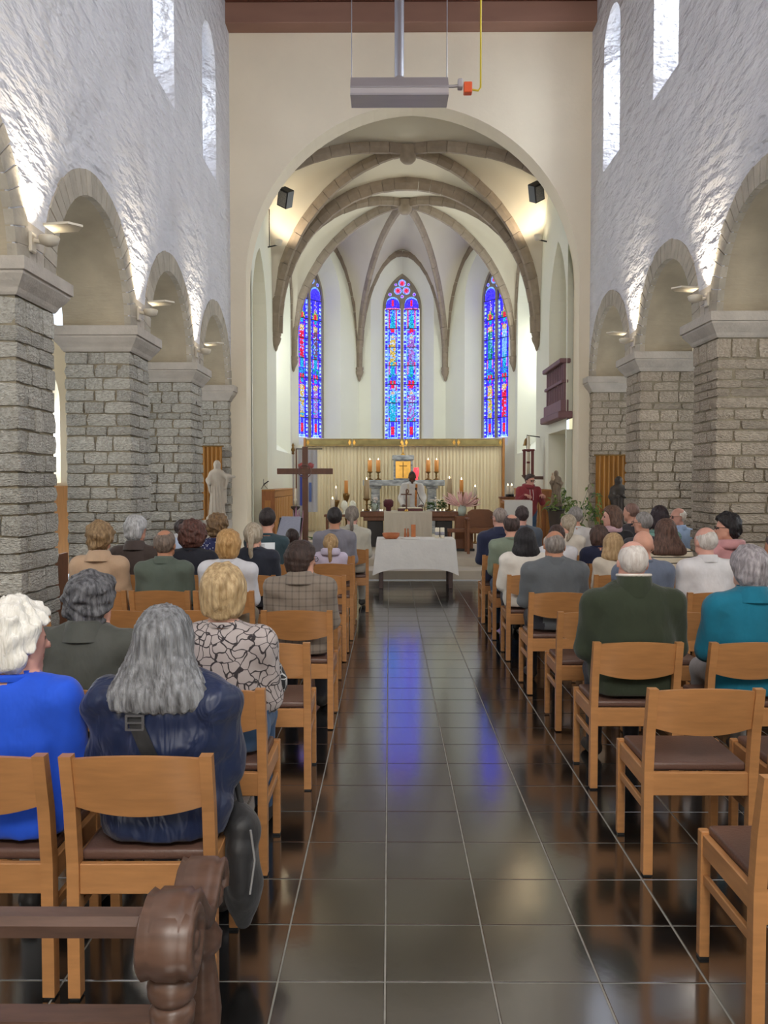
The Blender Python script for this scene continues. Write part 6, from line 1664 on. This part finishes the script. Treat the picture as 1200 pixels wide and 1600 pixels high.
# scroll: S-curve running forward (away from the viewer), swept with a moulded width
sc_ = []
key = [(-.075, .735), (-.05, .765), (-.02, .778), (.03, .768), (.08, .715), (.12, .678), (.16, .668), (.20, .690), (.24, .716), (.275, .722), (.305, .706), (.32, .675), (.31, .645)]
for k in range(len(key) - 1):
    for q_ in (0, .5): sc_.append((key[k][0] + (key[k + 1][0] - key[k][0]) * q_, key[k][1] + (key[k + 1][1] - key[k][1]) * q_ - .72 + zr))
sc_.append((key[-1][0], key[-1][1] - .72 + zr))
mb = MB(); prof = [(-.055, .0), (-.05, .012), (-.038, .006), (-.03, .014), (.03, .014), (.038, .006), (.05, .012), (.055, 0), (.05, -.035), (-.05, -.035)]
rows = []
for i, (yy, zz) in enumerate(sc_):
    a, b = sc_[max(0, i - 1)], sc_[min(len(sc_) - 1, i + 1)]
    d = Vector((b[0] - a[0], b[1] - a[1])).normalized(); nrm = Vector((-d.y, d.x))
    pass
    rows.append([(.06 + p[0], yy + nrm.x * p[1], zz + nrm.y * p[1]) for p in prof])
mb.grid(rows, True, True); mb.add(rows[0], [tuple(range(len(prof)))]); mb.add(rows[-1], [tuple(range(len(prof)))])
mb.build('armrest', M_WALNUT, bn)
# rolled front volute of the armrest
mb = MB(); n_ = 20; rows = []
for i in range(n_ + 1):
    a = 2 * PI * i / n_
    rr_ = .075
    rows.append([(.06 + xx, -.03 + k_ * rr_ * math.cos(a), zr - .022 + k_ * rr_ * 1.05 * math.sin(a)) for xx, k_ in ((-.058, .0), (-.058, .86), (-.05, 1.0), (-.032, .93), (-.02, 1.0), (.02, 1.0), (.032, .93), (.05, 1.0), (.058, .86), (.058, .55), (.050, .5), (.05, .28), (.058, .22), (.058, 0))])
mb.grid(rows, True); mb.build('volute', M_WALNUT, bn)
for k, (yy, ztp) in enumerate(((-.02, zr - .10), (.26, zr - .05))):
    mb = MB().lathe([(0, 0), (.035, 0), (.035, .08), (.05, .10), (.05, .13), (.03, .16), (.036, .25), (.045, .34), (.036, .43), (.028, .48), (.045, .50), (.048, .53), (.03, .56), (.034, ztp - .06), (.05, ztp - .04), (.052, ztp - .015), (.04, ztp + .01), (0, ztp + .01)], (.06, yy, 0), 18)
    mb.build('post', M_WALNUT, bn)

# ---------------------------------------------------------------- bags and booklet
no, nV, nT = PEOPLE['navy']; nx, ny = no.location.x, no.location.y
def back_pt(x_, z_, off=.006):
    d_ = np.abs(nV[:, 0] - x_) + np.abs(nV[:, 2] - z_); i = np.argsort(d_)[:30]
    return Vector((x_, nV[i, 1].min() - off, z_))
bag = empty('shoulder_bag', (nx, ny, 0), 0, 'black nylon shoulder bag hanging beside the navy jacket, strap across its back', 'bag')
sp0, sp1 = (-.075, .93), (.055, .64); rows = []
for k in range(13):
    t_ = k / 12; cx_ = sp0[0] + (sp1[0] - sp0[0]) * t_; cz_ = sp0[1] + (sp1[1] - sp0[1]) * t_; c_ = back_pt(cx_, cz_, .008)
    rows.append([(c_.x - .021, c_.y, c_.z - .008), (c_.x + .021, c_.y, c_.z + .008)])
mb = MB(); mb.grid(rows, True); mb.grid([[(p[0], p[1] - .004, p[2]) for p in r__] for r__ in rows], True); mb.build('strap', K('black webbing', (30, 30, 32), .6), bag)
c_ = back_pt(-.052, .875, .014); mb = MB()
for dx in (-.026, .026): mb.box(c_.x + dx - .004, c_.x + dx + .004, c_.y - .004, c_.y + .004, c_.z - .024, c_.z + .024)
for dz in (-.022, 0, .022): mb.box(c_.x - .028, c_.x + .028, c_.y - .005, c_.y + .003, c_.z + dz - .003, c_.z + dz + .003)
mb.build('buckle', mat('grey buckle', srgb(120, 120, 124), .35, metal=.7), bag)
f = Field((-.13, -.12, -.27), (.13, .14, .25), .011)
f.cone((0, 0, .12), (.0, 0, -.10), .075, .065, 1, .04, ((1, 0, 0), .8)); f.cone((0, 0, -.08), (.005, 0, -.19), .065, .03, 1, .04); f.cone((0, -.05, .07), (0, -.05, -.05), .045, .04, 1, .02); f.cone((-.02, .03, .18), (.0, .02, .1), .03, .05, 1, .04)
f.wrinkle(.004, 30, [1], 3)
V, Q, ids = f.net(); qb = at(379, 1350, 2.80)
o = link('bag_body', np_mesh('bag_body', V, Q, ids, [K('black nylon', (34, 34, 36), .55)] * 2), None, bag, (qb.x - nx, 2.80 - ny, qb.z))
MB().tube([(.045, -.10, .16), (.055, -.08, .05), (.04, -.09, -.06)], .004, 5).build('zip', mat('grey zip', srgb(150, 150, 150), .4), o)
MB().tube([(-.01, .03, .2), (-.04, .05, .32), (-.12, .10, .42)], .012, 6).build('handle', K('black webbing', (0, 0, 0)), o)
f = Field((-.16, -.10, -.13), (.16, .12, .14), .012); f.cone((-.07, 0, -.03), (.07, 0, -.03), .075, .075, 1, .03, ((0, 1, 0), .7)); f.cone((-.06, 0, .03), (.06, 0, .03), .055, .055, 1, .03)
qb = at(392, 1170, 3.72); V, Q, ids = f.net()
o = link('handbag', np_mesh('handbag', V, Q, ids, [K('black white print', (26, 26, 28), .8, .1, 'floral', (206, 206, 206))] * 2), None, None, (-.60, 3.70, .76)); tag(o, 'black and white patterned handbag on the lap of the floral blouse', 'handbag')
MB().tube([(-.06, 0, .06), (-.04, 0, .13), (.04, 0, .13), (.06, 0, .06)], .007, 6).build('handle', K('black webbing', (0, 0, 0)), o)
qb = at(410, 860, 7.75); o = MB().add([(-.09, -.03, -.06), (.09, .02, -.06), (.09, .05, .06), (-.09, 0, .06), (-.09, -.027, -.062), (.09, .023, -.062), (.09, .053, .058), (-.09, .003, .058)], [(0, 1, 2, 3), (4, 5, 6, 7), (0, 1, 5, 4), (1, 2, 6, 5), (2, 3, 7, 6), (3, 0, 4, 7)]).build('song_sheet', mat('white paper', srgb(236, 240, 244), .6), None, (qb.x, 7.9, qb.z)); tag(o, 'bright white sheet held before the ash blond ponytail', 'paper')
MB().box(-.08, .0, .002, .006, -.05, .05).build('fold', mat('white paper', (0, 0, 0)), o)

# ---------------------------------------------------------------- dark bench added to cover floor glare, in place of the aisle boxes
pw = empty('aisle_stand_in', (-4.0, 8.75, 0), 0, 'dark bench shape added between two piers, covering floor glare in place of dark boxes', 'stand-in')
for sx in (-1, 1): MB().bbox(sx * .5 - .02, sx * .5 + .02, -.2, .22, 0, .86, .006).build('end_panel', M_OAKD, pw)
MB().bbox(-.5, .5, -.18, .2, .40, .44, .006).build('seat', M_OAKD, pw)
MB().bbox(-.5, .5, -.2, -.17, .48, .84, .006).build('backrest', mat('near black wood', srgb(44, 38, 36), .5), pw)
bpy.context.view_layer.update()
